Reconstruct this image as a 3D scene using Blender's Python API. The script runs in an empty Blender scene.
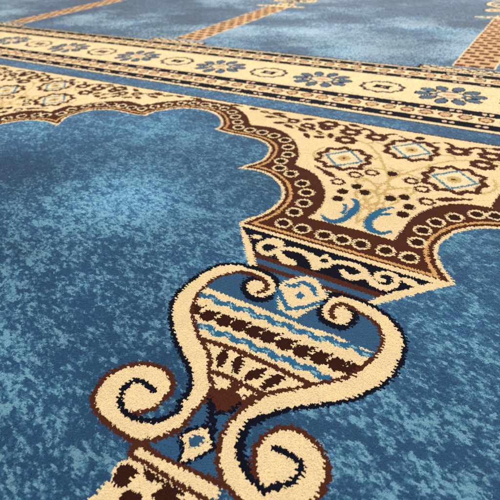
# Close-up of a woven prayer carpet: every knot of the pile is a small tuft of geometry,
# coloured by the woven design (arch, column capital, vase ornament, borders).
import bpy, math
import numpy as np

rng = np.random.default_rng(7)
S = 0.23                    # metres per carpet unit (the design is written in carpet units)
W = 2.61319                 # width of one prayer place
D = 5.70                    # length of one prayer row
PU, PV = 0.0035, 0.0055     # knot pitch along and across the weft
DU, DV = PU / 2, PV / 2     # size of one yarn end
YARNS = ['cream', 'brown', 'navy', 'plain_blue', 'field', 'teal', 'gold', 'slate', 'salmon', 'pale_gold', 'ivory', 'light_teal', 'rust', 'peach', 'dark_brown', 'soft_teal']
PARTS = ['arch_border', 'spandrel', 'medallion#1', 'medallion#2', 'medallion#3', 'crescent#0', 'crescent#1', 'capital', 'column_head', 'column_shaft', 'vase', 'vase_foot', 'vase_body', 'volute#1', 'blue_field', 'volute#2', 'diamond#1', 'diamond#2', 'border_band', 'blue_stripe', 'rosette#1', 'oval_rosette#1', 'rosette#2', 'oval_rosette#2', 'rosette#3', 'oval_rosette#3', 'column_foot']

# ------------------------------------------------------------------ the woven design
# kind | shape arguments | yarn | part | clip | points  (P filled outline, S line of yarn, E ellipse)
MOTIFS = """\
P|0|1|0|0|-1.3066,2.477 -1.3066,2.2894 -1.3054,2.2894 -1.2884,2.2906 -1.2722,2.2897 -1.2564,2.2874 -1.2407,2.2839 -1.2248,2.2794 -1.2091,2.2737 -1.1937,2.2669 -1.1788,2.2591 -1.1647,2.2505 -1.1511,2.2409 -1.1378,2.2302 -1.1245,2.2179 -1.1104,2.2032 -1.096,2.1868 -1.0826,2.17 -1.0714,2.1541 -1.0627,2.139 -1.0556,2.1241 -1.0504,2.1101 -1.0472,2.0976 -1.0466,2.0872 -1.0485,2.0784 -1.0512,2.0701 -1.0535,2.0616 -1.0385,2.0579 -1.0238,2.0542 -1.0089,2.0507 -.9931,2.0479 -.9768,2.0459 -.9601,2.0444 -.9424,2.0434 -.9233,2.0429 -.9021,2.0432 -.8793,2.0441 -.8561,2.045 -.8341,2.0451 -.8132,2.0445 -.7928,2.0436 -.7732,2.0417 -.7543,2.0379 -.7361,2.032 -.7185,2.0245 -.7021,2.0157 -.6872,2.006 -.674,1.9962 -.6623,1.9858 -.6518,1.9735 -.6422,1.9578 -.633,1.9368 -.6245,1.912 -.6176,1.8872 -.6133,1.8656 -.6117,1.8486 -.6122,1.8339 -.6147,1.8202 -.6187,1.806 -.6254,1.791 -.6344,1.7757 -.6437,1.7609 -.6513,1.747 -.6566,1.7345 -.6605,1.7229 -.664,1.7118 -.6677,1.7005 -.65,1.7042 -.6324,1.7082 -.6149,1.7116 -.5977,1.7139 -.581,1.7152 -.5646,1.7159 -.5482,1.7151 -.5314,1.7121 -.5136,1.7066 -.4953,1.699 -.4774,1.6901 -.4608,1.6804 -.4455,1.6703 -.4313,1.6595 -.4178,1.6475 -.405,1.6339 -.3924,1.6183 -.3802,1.6011 -.3694,1.5833 -.3608,1.5659 -.3546,1.5491 -.3503,1.5325 -.3475,1.5155 -.3461,1.4974 -.3458,1.4778 -.3466,1.457 -.349,1.4363 -.3531,1.4164 -.3597,1.3973 -.3685,1.3785 -.3777,1.3606 -.3859,1.3446 -.3925,1.3309 -.3984,1.319 -.4041,1.3078 -.4099,1.2963 -.385,1.279 .378,1.279 .4063,1.3079 .3984,1.3178 .3904,1.3279 .3823,1.3381 .3742,1.3485 .3659,1.359 .3574,1.3696 .3492,1.3805 .3418,1.3921 .3351,1.4052 .329,1.4195 .3237,1.4332 .3195,1.4447 .3168,1.4527 .3154,1.4583 .3146,1.4631 .3138,1.4685 .3128,1.4747 .3117,1.481 .3111,1.4875 .3112,1.4944 .3119,1.5013 .3131,1.5081 .3151,1.516 .3177,1.5259 .321,1.5389 .3248,1.5543 .3297,1.5706 .3359,1.586 .3436,1.6004 .3526,1.6145 .3627,1.6281 .3739,1.6409 .3866,1.6531 .4007,1.6646 .4152,1.675 .4291,1.6841 .4423,1.6912 .4552,1.6966 .468,1.7014 .4807,1.7064 .5136,1.7066 .5314,1.7121 .5482,1.7151 .5646,1.7159 .581,1.7152 .5977,1.7139 .6149,1.7116 .6324,1.7082 .65,1.7042 .6677,1.7005 .664,1.7118 .6605,1.7229 .6566,1.7345 .6513,1.747 .6437,1.7609 .6344,1.7757 .6254,1.791 .6187,1.806 .6147,1.8202 .6122,1.8339 .6117,1.8486 .6133,1.8656 .6176,1.8872 .6245,1.912 .633,1.9368 .6422,1.9578 .6518,1.9735 .6623,1.9858 .674,1.9962 .6872,2.006 .7021,2.0157 .7185,2.0245 .7361,2.032 .7543,2.0379 .7732,2.0417 .7928,2.0436 .8132,2.0445 .8341,2.0451 .8561,2.045 .8793,2.0441 .9021,2.0432 .9233,2.0429 .9424,2.0434 .9601,2.0444 .9768,2.0459 .9931,2.0479 1.0089,2.0507 1.0238,2.0542 1.0385,2.0579 1.0535,2.0616 1.0512,2.0701 1.0485,2.0784 1.0466,2.0872 1.0472,2.0976 1.0504,2.1101 1.0556,2.1241 1.0627,2.139 1.0714,2.1541 1.0826,2.17 1.096,2.1868 1.1104,2.2032 1.1245,2.2179 1.1378,2.2302 1.1511,2.2409 1.1647,2.2505 1.1788,2.2591 1.1937,2.2669 1.2091,2.2737 1.2248,2.2794 1.2407,2.2839 1.2564,2.2874 1.2722,2.2897 1.2884,2.2906 1.3054,2.2894 1.3066,2.2894 1.3066,2.477
S|.092/0|6|0|1|-1.3066,2.2894 -1.3054,2.2894 -1.2884,2.2906 -1.2722,2.2897 -1.2564,2.2874 -1.2407,2.2839 -1.2248,2.2794 -1.2091,2.2737 -1.1937,2.2669 -1.1788,2.2591 -1.1647,2.2505 -1.1511,2.2409 -1.1378,2.2302 -1.1245,2.2179 -1.1104,2.2032 -1.096,2.1868 -1.0826,2.17 -1.0714,2.1541 -1.0627,2.139 -1.0556,2.1241 -1.0504,2.1101 -1.0472,2.0976 -1.0466,2.0872 -1.0485,2.0784 -1.0512,2.0701 -1.0535,2.0616 -1.0385,2.0579 -1.0238,2.0542 -1.0089,2.0507 -.9931,2.0479 -.9768,2.0459 -.9601,2.0444 -.9424,2.0434 -.9233,2.0429 -.9021,2.0432 -.8793,2.0441 -.8561,2.045 -.8341,2.0451 -.8132,2.0445 -.7928,2.0436 -.7732,2.0417 -.7543,2.0379 -.7361,2.032 -.7185,2.0245 -.7021,2.0157 -.6872,2.006 -.674,1.9962 -.6623,1.9858 -.6518,1.9735 -.6422,1.9578 -.633,1.9368 -.6245,1.912 -.6176,1.8872 -.6133,1.8656 -.6117,1.8486 -.6122,1.8339 -.6147,1.8202 -.6187,1.806 -.6254,1.791 -.6344,1.7757 -.6437,1.7609 -.6513,1.747 -.6566,1.7345 -.6605,1.7229 -.664,1.7118 -.6677,1.7005 -.65,1.7042 -.6324,1.7082 -.6149,1.7116 -.5977,1.7139 -.581,1.7152 -.5646,1.7159 -.5482,1.7151 -.5314,1.7121 -.5136,1.7066 -.4953,1.699 -.4774,1.6901 -.4608,1.6804 -.4455,1.6703 -.4313,1.6595 -.4178,1.6475 -.405,1.6339 -.3924,1.6183 -.3802,1.6011 -.3694,1.5833 -.3608,1.5659 -.3546,1.5491 -.3503,1.5325 -.3475,1.5155 -.3461,1.4974 -.3458,1.4778 -.3466,1.457 -.349,1.4363 -.3531,1.4164 -.3597,1.3973 -.3685,1.3785 -.3777,1.3606 -.3859,1.3446 -.3925,1.3309 -.3984,1.319 -.4041,1.3078 -.4099,1.2963 -.385,1.279 .378,1.279 .4063,1.3079 .3984,1.3178 .3904,1.3279 .3823,1.3381 .3742,1.3485 .3659,1.359 .3574,1.3696 .3492,1.3805 .3418,1.3921 .3351,1.4052 .329,1.4195 .3237,1.4332 .3195,1.4447 .3168,1.4527 .3154,1.4583 .3146,1.4631 .3138,1.4685 .3128,1.4747 .3117,1.481 .3111,1.4875 .3112,1.4944 .3119,1.5013 .3131,1.5081 .3151,1.516 .3177,1.5259 .321,1.5389 .3248,1.5543 .3297,1.5706 .3359,1.586 .3436,1.6004 .3526,1.6145 .3627,1.6281 .3739,1.6409 .3866,1.6531 .4007,1.6646 .4152,1.675 .4291,1.6841 .4423,1.6912 .4552,1.6966 .468,1.7014 .4807,1.7064 .5136,1.7066 .5314,1.7121 .5482,1.7151 .5646,1.7159 .581,1.7152 .5977,1.7139 .6149,1.7116 .6324,1.7082 .65,1.7042 .6677,1.7005 .664,1.7118 .6605,1.7229 .6566,1.7345 .6513,1.747 .6437,1.7609 .6344,1.7757 .6254,1.791 .6187,1.806 .6147,1.8202 .6122,1.8339 .6117,1.8486 .6133,1.8656 .6176,1.8872 .6245,1.912 .633,1.9368 .6422,1.9578 .6518,1.9735 .6623,1.9858 .674,1.9962 .6872,2.006 .7021,2.0157 .7185,2.0245 .7361,2.032 .7543,2.0379 .7732,2.0417 .7928,2.0436 .8132,2.0445 .8341,2.0451 .8561,2.045 .8793,2.0441 .9021,2.0432 .9233,2.0429 .9424,2.0434 .9601,2.0444 .9768,2.0459 .9931,2.0479 1.0089,2.0507 1.0238,2.0542 1.0385,2.0579 1.0535,2.0616 1.0512,2.0701 1.0485,2.0784 1.0466,2.0872 1.0472,2.0976 1.0504,2.1101 1.0556,2.1241 1.0627,2.139 1.0714,2.1541 1.0826,2.17 1.096,2.1868 1.1104,2.2032 1.1245,2.2179 1.1378,2.2302 1.1511,2.2409 1.1647,2.2505 1.1788,2.2591 1.1937,2.2669 1.2091,2.2737 1.2248,2.2794 1.2407,2.2839 1.2564,2.2874 1.2722,2.2897 1.2884,2.2906 1.3054,2.2894 1.3066,2.2894
S|.066/0|1|0|1|-1.3066,2.2894 -1.3054,2.2894 -1.2884,2.2906 -1.2722,2.2897 -1.2564,2.2874 -1.2407,2.2839 -1.2248,2.2794 -1.2091,2.2737 -1.1937,2.2669 -1.1788,2.2591 -1.1647,2.2505 -1.1511,2.2409 -1.1378,2.2302 -1.1245,2.2179 -1.1104,2.2032 -1.096,2.1868 -1.0826,2.17 -1.0714,2.1541 -1.0627,2.139 -1.0556,2.1241 -1.0504,2.1101 -1.0472,2.0976 -1.0466,2.0872 -1.0485,2.0784 -1.0512,2.0701 -1.0535,2.0616 -1.0385,2.0579 -1.0238,2.0542 -1.0089,2.0507 -.9931,2.0479 -.9768,2.0459 -.9601,2.0444 -.9424,2.0434 -.9233,2.0429 -.9021,2.0432 -.8793,2.0441 -.8561,2.045 -.8341,2.0451 -.8132,2.0445 -.7928,2.0436 -.7732,2.0417 -.7543,2.0379 -.7361,2.032 -.7185,2.0245 -.7021,2.0157 -.6872,2.006 -.674,1.9962 -.6623,1.9858 -.6518,1.9735 -.6422,1.9578 -.633,1.9368 -.6245,1.912 -.6176,1.8872 -.6133,1.8656 -.6117,1.8486 -.6122,1.8339 -.6147,1.8202 -.6187,1.806 -.6254,1.791 -.6344,1.7757 -.6437,1.7609 -.6513,1.747 -.6566,1.7345 -.6605,1.7229 -.664,1.7118 -.6677,1.7005 -.65,1.7042 -.6324,1.7082 -.6149,1.7116 -.5977,1.7139 -.581,1.7152 -.5646,1.7159 -.5482,1.7151 -.5314,1.7121 -.5136,1.7066 -.4953,1.699 -.4774,1.6901 -.4608,1.6804 -.4455,1.6703 -.4313,1.6595 -.4178,1.6475 -.405,1.6339 -.3924,1.6183 -.3802,1.6011 -.3694,1.5833 -.3608,1.5659 -.3546,1.5491 -.3503,1.5325 -.3475,1.5155 -.3461,1.4974 -.3458,1.4778 -.3466,1.457 -.349,1.4363 -.3531,1.4164 -.3597,1.3973 -.3685,1.3785 -.3777,1.3606 -.3859,1.3446 -.3925,1.3309 -.3984,1.319 -.4041,1.3078 -.4099,1.2963 -.385,1.279 .378,1.279 .4063,1.3079 .3984,1.3178 .3904,1.3279 .3823,1.3381 .3742,1.3485 .3659,1.359 .3574,1.3696 .3492,1.3805 .3418,1.3921 .3351,1.4052 .329,1.4195 .3237,1.4332 .3195,1.4447 .3168,1.4527 .3154,1.4583 .3146,1.4631 .3138,1.4685 .3128,1.4747 .3117,1.481 .3111,1.4875 .3112,1.4944 .3119,1.5013 .3131,1.5081 .3151,1.516 .3177,1.5259 .321,1.5389 .3248,1.5543 .3297,1.5706 .3359,1.586 .3436,1.6004 .3526,1.6145 .3627,1.6281 .3739,1.6409 .3866,1.6531 .4007,1.6646 .4152,1.675 .4291,1.6841 .4423,1.6912 .4552,1.6966 .468,1.7014 .4807,1.7064 .5136,1.7066 .5314,1.7121 .5482,1.7151 .5646,1.7159 .581,1.7152 .5977,1.7139 .6149,1.7116 .6324,1.7082 .65,1.7042 .6677,1.7005 .664,1.7118 .6605,1.7229 .6566,1.7345 .6513,1.747 .6437,1.7609 .6344,1.7757 .6254,1.791 .6187,1.806 .6147,1.8202 .6122,1.8339 .6117,1.8486 .6133,1.8656 .6176,1.8872 .6245,1.912 .633,1.9368 .6422,1.9578 .6518,1.9735 .6623,1.9858 .674,1.9962 .6872,2.006 .7021,2.0157 .7185,2.0245 .7361,2.032 .7543,2.0379 .7732,2.0417 .7928,2.0436 .8132,2.0445 .8341,2.0451 .8561,2.045 .8793,2.0441 .9021,2.0432 .9233,2.0429 .9424,2.0434 .9601,2.0444 .9768,2.0459 .9931,2.0479 1.0089,2.0507 1.0238,2.0542 1.0385,2.0579 1.0535,2.0616 1.0512,2.0701 1.0485,2.0784 1.0466,2.0872 1.0472,2.0976 1.0504,2.1101 1.0556,2.1241 1.0627,2.139 1.0714,2.1541 1.0826,2.17 1.096,2.1868 1.1104,2.2032 1.1245,2.2179 1.1378,2.2302 1.1511,2.2409 1.1647,2.2505 1.1788,2.2591 1.1937,2.2669 1.2091,2.2737 1.2248,2.2794 1.2407,2.2839 1.2564,2.2874 1.2722,2.2897 1.2884,2.2906 1.3054,2.2894 1.3066,2.2894
S|.03/0|0|0|1|-1.3066,2.2894 -1.3054,2.2894 -1.2884,2.2906 -1.2722,2.2897 -1.2564,2.2874 -1.2407,2.2839 -1.2248,2.2794 -1.2091,2.2737 -1.1937,2.2669 -1.1788,2.2591 -1.1647,2.2505 -1.1511,2.2409 -1.1378,2.2302 -1.1245,2.2179 -1.1104,2.2032 -1.096,2.1868 -1.0826,2.17 -1.0714,2.1541 -1.0627,2.139 -1.0556,2.1241 -1.0504,2.1101 -1.0472,2.0976 -1.0466,2.0872 -1.0485,2.0784 -1.0512,2.0701 -1.0535,2.0616 -1.0385,2.0579 -1.0238,2.0542 -1.0089,2.0507 -.9931,2.0479 -.9768,2.0459 -.9601,2.0444 -.9424,2.0434 -.9233,2.0429 -.9021,2.0432 -.8793,2.0441 -.8561,2.045 -.8341,2.0451 -.8132,2.0445 -.7928,2.0436 -.7732,2.0417 -.7543,2.0379 -.7361,2.032 -.7185,2.0245 -.7021,2.0157 -.6872,2.006 -.674,1.9962 -.6623,1.9858 -.6518,1.9735 -.6422,1.9578 -.633,1.9368 -.6245,1.912 -.6176,1.8872 -.6133,1.8656 -.6117,1.8486 -.6122,1.8339 -.6147,1.8202 -.6187,1.806 -.6254,1.791 -.6344,1.7757 -.6437,1.7609 -.6513,1.747 -.6566,1.7345 -.6605,1.7229 -.664,1.7118 -.6677,1.7005 -.65,1.7042 -.6324,1.7082 -.6149,1.7116 -.5977,1.7139 -.581,1.7152 -.5646,1.7159 -.5482,1.7151 -.5314,1.7121 -.5136,1.7066 -.4953,1.699 -.4774,1.6901 -.4608,1.6804 -.4455,1.6703 -.4313,1.6595 -.4178,1.6475 -.405,1.6339 -.3924,1.6183 -.3802,1.6011 -.3694,1.5833 -.3608,1.5659 -.3546,1.5491 -.3503,1.5325 -.3475,1.5155 -.3461,1.4974 -.3458,1.4778 -.3466,1.457 -.349,1.4363 -.3531,1.4164 -.3597,1.3973 -.3685,1.3785 -.3777,1.3606 -.3859,1.3446 -.3925,1.3309 -.3984,1.319 -.4041,1.3078 -.4099,1.2963 -.385,1.279 .378,1.279 .4063,1.3079 .3984,1.3178 .3904,1.3279 .3823,1.3381 .3742,1.3485 .3659,1.359 .3574,1.3696 .3492,1.3805 .3418,1.3921 .3351,1.4052 .329,1.4195 .3237,1.4332 .3195,1.4447 .3168,1.4527 .3154,1.4583 .3146,1.4631 .3138,1.4685 .3128,1.4747 .3117,1.481 .3111,1.4875 .3112,1.4944 .3119,1.5013 .3131,1.5081 .3151,1.516 .3177,1.5259 .321,1.5389 .3248,1.5543 .3297,1.5706 .3359,1.586 .3436,1.6004 .3526,1.6145 .3627,1.6281 .3739,1.6409 .3866,1.6531 .4007,1.6646 .4152,1.675 .4291,1.6841 .4423,1.6912 .4552,1.6966 .468,1.7014 .4807,1.7064 .5136,1.7066 .5314,1.7121 .5482,1.7151 .5646,1.7159 .581,1.7152 .5977,1.7139 .6149,1.7116 .6324,1.7082 .65,1.7042 .6677,1.7005 .664,1.7118 .6605,1.7229 .6566,1.7345 .6513,1.747 .6437,1.7609 .6344,1.7757 .6254,1.791 .6187,1.806 .6147,1.8202 .6122,1.8339 .6117,1.8486 .6133,1.8656 .6176,1.8872 .6245,1.912 .633,1.9368 .6422,1.9578 .6518,1.9735 .6623,1.9858 .674,1.9962 .6872,2.006 .7021,2.0157 .7185,2.0245 .7361,2.032 .7543,2.0379 .7732,2.0417 .7928,2.0436 .8132,2.0445 .8341,2.0451 .8561,2.045 .8793,2.0441 .9021,2.0432 .9233,2.0429 .9424,2.0434 .9601,2.0444 .9768,2.0459 .9931,2.0479 1.0089,2.0507 1.0238,2.0542 1.0385,2.0579 1.0535,2.0616 1.0512,2.0701 1.0485,2.0784 1.0466,2.0872 1.0472,2.0976 1.0504,2.1101 1.0556,2.1241 1.0627,2.139 1.0714,2.1541 1.0826,2.17 1.096,2.1868 1.1104,2.2032 1.1245,2.2179 1.1378,2.2302 1.1511,2.2409 1.1647,2.2505 1.1788,2.2591 1.1937,2.2669 1.2091,2.2737 1.2248,2.2794 1.2407,2.2839 1.2564,2.2874 1.2722,2.2897 1.2884,2.2906 1.3054,2.2894 1.3066,2.2894
P|0|0|1|0|-1.3066,2.477 -1.3066,2.446 -1.278,2.446 -1.2491,2.4449 -1.2207,2.4421 -1.1928,2.4362 -1.1651,2.4267 -1.1379,2.4144 -1.1115,2.4002 -1.0859,2.3851 -1.0606,2.3687 -1.0357,2.3507 -1.0125,2.3324 -.9925,2.3149 -.9762,2.298 -.9628,2.2812 -.9509,2.265 -.9392,2.2501 -.9278,2.2368 -.9171,2.2247 -.9068,2.2132 -.8964,2.2015 -.8804,2.2051 -.8647,2.2089 -.8486,2.2124 -.8316,2.215 -.8138,2.2173 -.7955,2.2194 -.7762,2.22 -.7555,2.2176 -.7328,2.2121 -.7087,2.2043 -.6845,2.1942 -.6614,2.1822 -.6395,2.1681 -.6182,2.1518 -.598,2.1341 -.5789,2.1156 -.5611,2.0961 -.5444,2.0753 -.5289,2.0542 -.5145,2.0331 -.501,2.0125 -.4884,1.9919 -.4772,1.9711 -.4675,1.9496 -.4599,1.927 -.454,1.9038 -.4488,1.8805 -.4434,1.8578 -.4354,1.8539 -.4279,1.8501 -.4196,1.8463 -.4092,1.8423 -.3962,1.8389 -.3812,1.8358 -.3653,1.8317 -.3492,1.8254 -.3331,1.8171 -.3167,1.8075 -.3,1.7954 -.2831,1.78 -.2654,1.7601 -.2471,1.7367 -.2299,1.7122 -.2154,1.6888 -.2036,1.6664 -.1937,1.644 -.1856,1.6221 -.1794,1.601 -.1752,1.5803 -.1729,1.5597 -.1719,1.5406 -.1715,1.5238 -.172,1.5098 -.1734,1.4979 -.1752,1.4874 -.1767,1.4779 -.1779,1.4698 -.179,1.463 -.1801,1.4568 -.1812,1.4504 -.1318,1.4552 -.0493,1.4577 .0301,1.46 .1088,1.456 .16,1.4537 .161,1.4698 .1621,1.4862 .1631,1.5026 .1642,1.5186 .1653,1.534 .1664,1.5489 .1676,1.5638 .1691,1.5791 .1702,1.5943 .1712,1.6094 .1732,1.6255 .1775,1.6441 .1851,1.6669 .1951,1.6929 .2065,1.7189 .2181,1.7413 .2293,1.7589 .2408,1.7735 .2532,1.7862 .2671,1.7981 .2831,1.8098 .3006,1.8203 .3187,1.8295 .3362,1.837 .3537,1.8424 .3715,1.846 .3879,1.8484 .4016,1.8502 .4115,1.8512 .4186,1.8512 .4246,1.8508 .4311,1.8506 .4304,1.8652 .4294,1.8797 .4289,1.8949 .4293,1.9114 .4311,1.9299 .4339,1.9498 .4372,1.9704 .4403,1.9911 .4884,1.9919 .501,2.0125 .5145,2.0331 .5289,2.0542 .5444,2.0753 .5611,2.0961 .5789,2.1156 .598,2.1341 .6182,2.1518 .6395,2.1681 .6614,2.1822 .6845,2.1942 .7087,2.2043 .7328,2.2121 .7555,2.2176 .7762,2.22 .7955,2.2194 .8138,2.2173 .8316,2.215 .8486,2.2124 .8647,2.2089 .8804,2.2051 .8964,2.2015 .9068,2.2132 .9171,2.2247 .9278,2.2368 .9392,2.2501 .9509,2.265 .9628,2.2812 .9762,2.298 .9925,2.3149 1.0125,2.3324 1.0357,2.3507 1.0606,2.3687 1.0859,2.3851 1.1115,2.4002 1.1379,2.4144 1.1651,2.4267 1.1928,2.4362 1.2207,2.4421 1.2491,2.4449 1.278,2.446 1.3066,2.446 1.3066,2.477
E|.034,.034,0|0|0|0|-1.2702,2.3811
E|.0238,.0225,0|14|0|0|-1.2702,2.3811
E|.034,.034,0|0|0|0|-1.1907,2.369
E|.0238,.0225,0|14|0|0|-1.1907,2.369
E|.034,.034,0|0|0|0|-1.1121,2.3348
E|.0238,.0225,0|14|0|0|-1.1121,2.3348
E|.034,.034,0|0|0|0|-1.0501,2.2775
E|.0238,.0225,0|14|0|0|-1.0501,2.2775
E|.034,.034,0|0|0|0|-.9916,2.2085
E|.0238,.0225,0|14|0|0|-.9916,2.2085
E|.034,.034,0|0|0|0|-.943,2.1413
E|.0238,.0225,0|14|0|0|-.943,2.1413
E|.034,.034,0|0|0|0|-.8629,2.1349
E|.0238,.0225,0|14|0|0|-.8629,2.1349
E|.034,.034,0|0|0|0|-.7827,2.1344
E|.0238,.0225,0|14|0|0|-.7827,2.1344
E|.034,.034,0|0|0|0|-.7032,2.1223
E|.0238,.0225,0|14|0|0|-.7032,2.1223
E|.034,.034,0|0|0|0|-.6218,2.0951
E|.0238,.0225,0|14|0|0|-.6218,2.0951
E|.034,.034,0|0|0|0|-.5661,2.022
E|.0238,.0225,0|14|0|0|-.5661,2.022
E|.034,.034,0|0|0|0|-.5243,1.9413
E|.0238,.0225,0|14|0|0|-.5243,1.9413
E|.034,.034,0|0|0|0|-.5207,1.8603
E|.0238,.0225,0|14|0|0|-.5207,1.8603
E|.034,.034,0|0|0|0|-.4912,1.79
E|.0238,.0225,0|14|0|0|-.4912,1.79
E|.034,.034,0|0|0|0|-.4162,1.7625
E|.0238,.0225,0|14|0|0|-.4162,1.7625
E|.034,.034,0|0|0|0|-.3289,1.6993
E|.0238,.0225,0|14|0|0|-.3289,1.6993
E|.034,.034,0|0|0|0|-.2754,1.6336
E|.0238,.0225,0|14|0|0|-.2754,1.6336
E|.034,.034,0|0|0|0|-.248,1.5475
E|.0238,.0225,0|14|0|0|-.248,1.5475
E|.034,.034,0|0|0|0|-.2508,1.4656
E|.0238,.0225,0|14|0|0|-.2508,1.4656
E|.034,.034,0|0|0|0|-.2518,1.3726
E|.0238,.0225,0|14|0|0|-.2518,1.3726
E|.034,.034,0|0|0|0|-.1685,1.3704
E|.0238,.0225,0|14|0|0|-.1685,1.3704
E|.034,.034,0|0|0|0|-.0765,1.3687
E|.0238,.0225,0|14|0|0|-.0765,1.3687
E|.034,.034,0|0|0|0|-.0066,1.3728
E|.0238,.0225,0|14|0|0|-.0066,1.3728
E|.034,.034,0|0|0|0|.0648,1.3772
E|.0238,.0225,0|14|0|0|.0648,1.3772
E|.034,.034,0|0|0|0|.1546,1.3802
E|.0238,.0225,0|14|0|0|.1546,1.3802
E|.034,.034,0|0|0|0|.2388,1.3795
E|.0238,.0225,0|14|0|0|.2388,1.3795
E|.034,.034,0|0|0|0|.2373,1.4808
E|.0238,.0225,0|14|0|0|.2373,1.4808
E|.034,.034,0|0|0|0|.2337,1.5678
E|.0238,.0225,0|14|0|0|.2337,1.5678
E|.034,.034,0|0|0|0|.2659,1.646
E|.0238,.0225,0|14|0|0|.2659,1.646
E|.034,.034,0|0|0|0|.3175,1.7131
E|.0238,.0225,0|14|0|0|.3175,1.7131
E|.034,.034,0|0|0|0|.3887,1.7746
E|.0238,.0225,0|14|0|0|.3887,1.7746
E|.034,.034,0|0|0|0|.4526,1.7943
E|.0238,.0225,0|14|0|0|.4526,1.7943
E|.034,.034,0|0|0|0|1.2702,2.3811
E|.0238,.0225,0|14|0|0|1.2702,2.3811
E|.034,.034,0|0|0|0|1.1907,2.369
E|.0238,.0225,0|14|0|0|1.1907,2.369
E|.034,.034,0|0|0|0|1.1121,2.3348
E|.0238,.0225,0|14|0|0|1.1121,2.3348
E|.034,.034,0|0|0|0|1.0501,2.2775
E|.0238,.0225,0|14|0|0|1.0501,2.2775
E|.034,.034,0|0|0|0|.9916,2.2085
E|.0238,.0225,0|14|0|0|.9916,2.2085
E|.034,.034,0|0|0|0|.943,2.1413
E|.0238,.0225,0|14|0|0|.943,2.1413
E|.034,.034,0|0|0|0|.8629,2.1349
E|.0238,.0225,0|14|0|0|.8629,2.1349
E|.034,.034,0|0|0|0|.7827,2.1344
E|.0238,.0225,0|14|0|0|.7827,2.1344
E|.034,.034,0|0|0|0|.7032,2.1223
E|.0238,.0225,0|14|0|0|.7032,2.1223
E|.034,.034,0|0|0|0|.6218,2.0951
E|.0238,.0225,0|14|0|0|.6218,2.0951
E|.034,.034,0|0|0|0|.5661,2.022
E|.0238,.0225,0|14|0|0|.5661,2.022
E|.034,.034,0|0|0|0|.5243,1.9413
E|.0238,.0225,0|14|0|0|.5243,1.9413
E|.034,.034,0|0|0|0|.5207,1.8603
E|.0238,.0225,0|14|0|0|.5207,1.8603
S|.01/1|9|1|0|0,1.5 .02,1.6 -.02,1.7 .02,1.8 0,1.9 0,1.98
S|.01/1|9|1|0|0,1.5 -.02,1.6 .02,1.7 -.02,1.8 0,1.9 0,1.98
S|.01/1|9|1|0|0,1.62 .05,1.66 .04,1.7
S|.01/1|9|1|0|0,1.62 -.05,1.66 -.04,1.7
S|.012/1|9|1|0|.01,1.8 .08,1.86 .1,1.84
S|.012/1|9|1|0|-.01,1.8 -.08,1.86 -.1,1.84
S|.011/1|9|1|0|0,1.9 -.06,2.02 -.14,2.15 -.22,2.23 -.32,2.26 -.45,2.25
S|.011/1|9|1|0|0,1.9 .06,2.02 .14,2.15 .22,2.23 .32,2.26 .45,2.25
S|.01/1|9|1|0|0,1.92 .03,1.98 -.03,2.02
S|.01/1|9|1|0|0,1.92 -.03,1.98 .03,2.02
S|.011/1|9|1|0|0,1.86 -.05,1.84 -.1,1.87 -.13,1.83 -.09,1.8
S|.011/1|9|1|0|0,1.86 .05,1.84 .1,1.87 .13,1.83 .09,1.8
S|.012/1|9|1|0|0,1.75 -.04,1.78 -.09,1.74 -.07,1.69
S|.012/1|9|1|0|0,1.75 .04,1.78 .09,1.74 .07,1.69
S|.011/1|9|1|0|0,1.95 .05,1.99 .11,1.975 .15,1.94
S|.011/1|9|1|0|0,1.95 -.05,1.99 -.11,1.975 -.15,1.94
S|.012/1|9|1|0|-.03,1.55 -.05,1.6 -.02,1.66 -.045,1.72 -.015,1.79
S|.012/1|9|1|0|.03,1.55 .05,1.6 .02,1.66 .045,1.72 .015,1.79
S|.011/1|9|1|0|-.22,2.23 -.19,2.27 -.14,2.26 -.12,2.3
S|.011/1|9|1|0|.22,2.23 .19,2.27 .14,2.26 .12,2.3
S|.011/1|9|1|0|-.32,2.26 -.36,2.29 -.42,2.28
S|.011/1|9|1|0|.32,2.26 .36,2.29 .42,2.28
S|.011/1|9|1|0|-.14,2.15 -.11,2.11 -.13,2.07
S|.011/1|9|1|0|.14,2.15 .11,2.11 .13,2.07
S|.011/1|9|1|0|-.38,1.95 -.42,2.02 -.4,2.1
S|.011/1|9|1|0|.38,1.95 .42,2.02 .4,2.1
S|.026/1|1|2|0|.1289,2.255 .1032,2.2868 .1087,2.3299 .0653,2.3403 .0406,2.3735 0,2.3561 -.0406,2.3735 -.0653,2.3403 -.1087,2.3299 -.1032,2.2868 -.1289,2.255 -.1032,2.2232 -.1087,2.1801 -.0653,2.1697 -.0406,2.1365 0,2.1539 .0406,2.1365 .0653,2.1697 .1087,2.1801 .1032,2.2232 .1289,2.255
P|0|10|2|0|-.0903,2.255 0,2.3453 .0903,2.255 0,2.1647
S|.0135/0|15|2|0|-.0903,2.255 0,2.3453 .0903,2.255 0,2.1647 -.0903,2.255
E|.0315,.0315,0|9|2|0|0,2.255
E|.0105,.0095,0|1|2|0|0,2.255
S|.026/1|1|3|0|.3825,2.03 .3562,2.0627 .3618,2.1071 .3172,2.1177 .2917,2.1519 .25,2.134 .2083,2.1519 .1828,2.1177 .1382,2.1071 .1438,2.0627 .1175,2.03 .1438,1.9973 .1382,1.9529 .1828,1.9423 .2083,1.9081 .25,1.926 .2917,1.9081 .3172,1.9423 .3618,1.9529 .3562,1.9973 .3825,2.03
P|0|10|3|0|.1571,2.03 .25,2.1229 .3429,2.03 .25,1.9371
S|.0135/0|15|3|0|.1571,2.03 .25,2.1229 .3429,2.03 .25,1.9371 .1571,2.03
E|.0324,.0324,0|9|3|0|.25,2.03
E|.0108,.0097,0|1|3|0|.25,2.03
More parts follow.
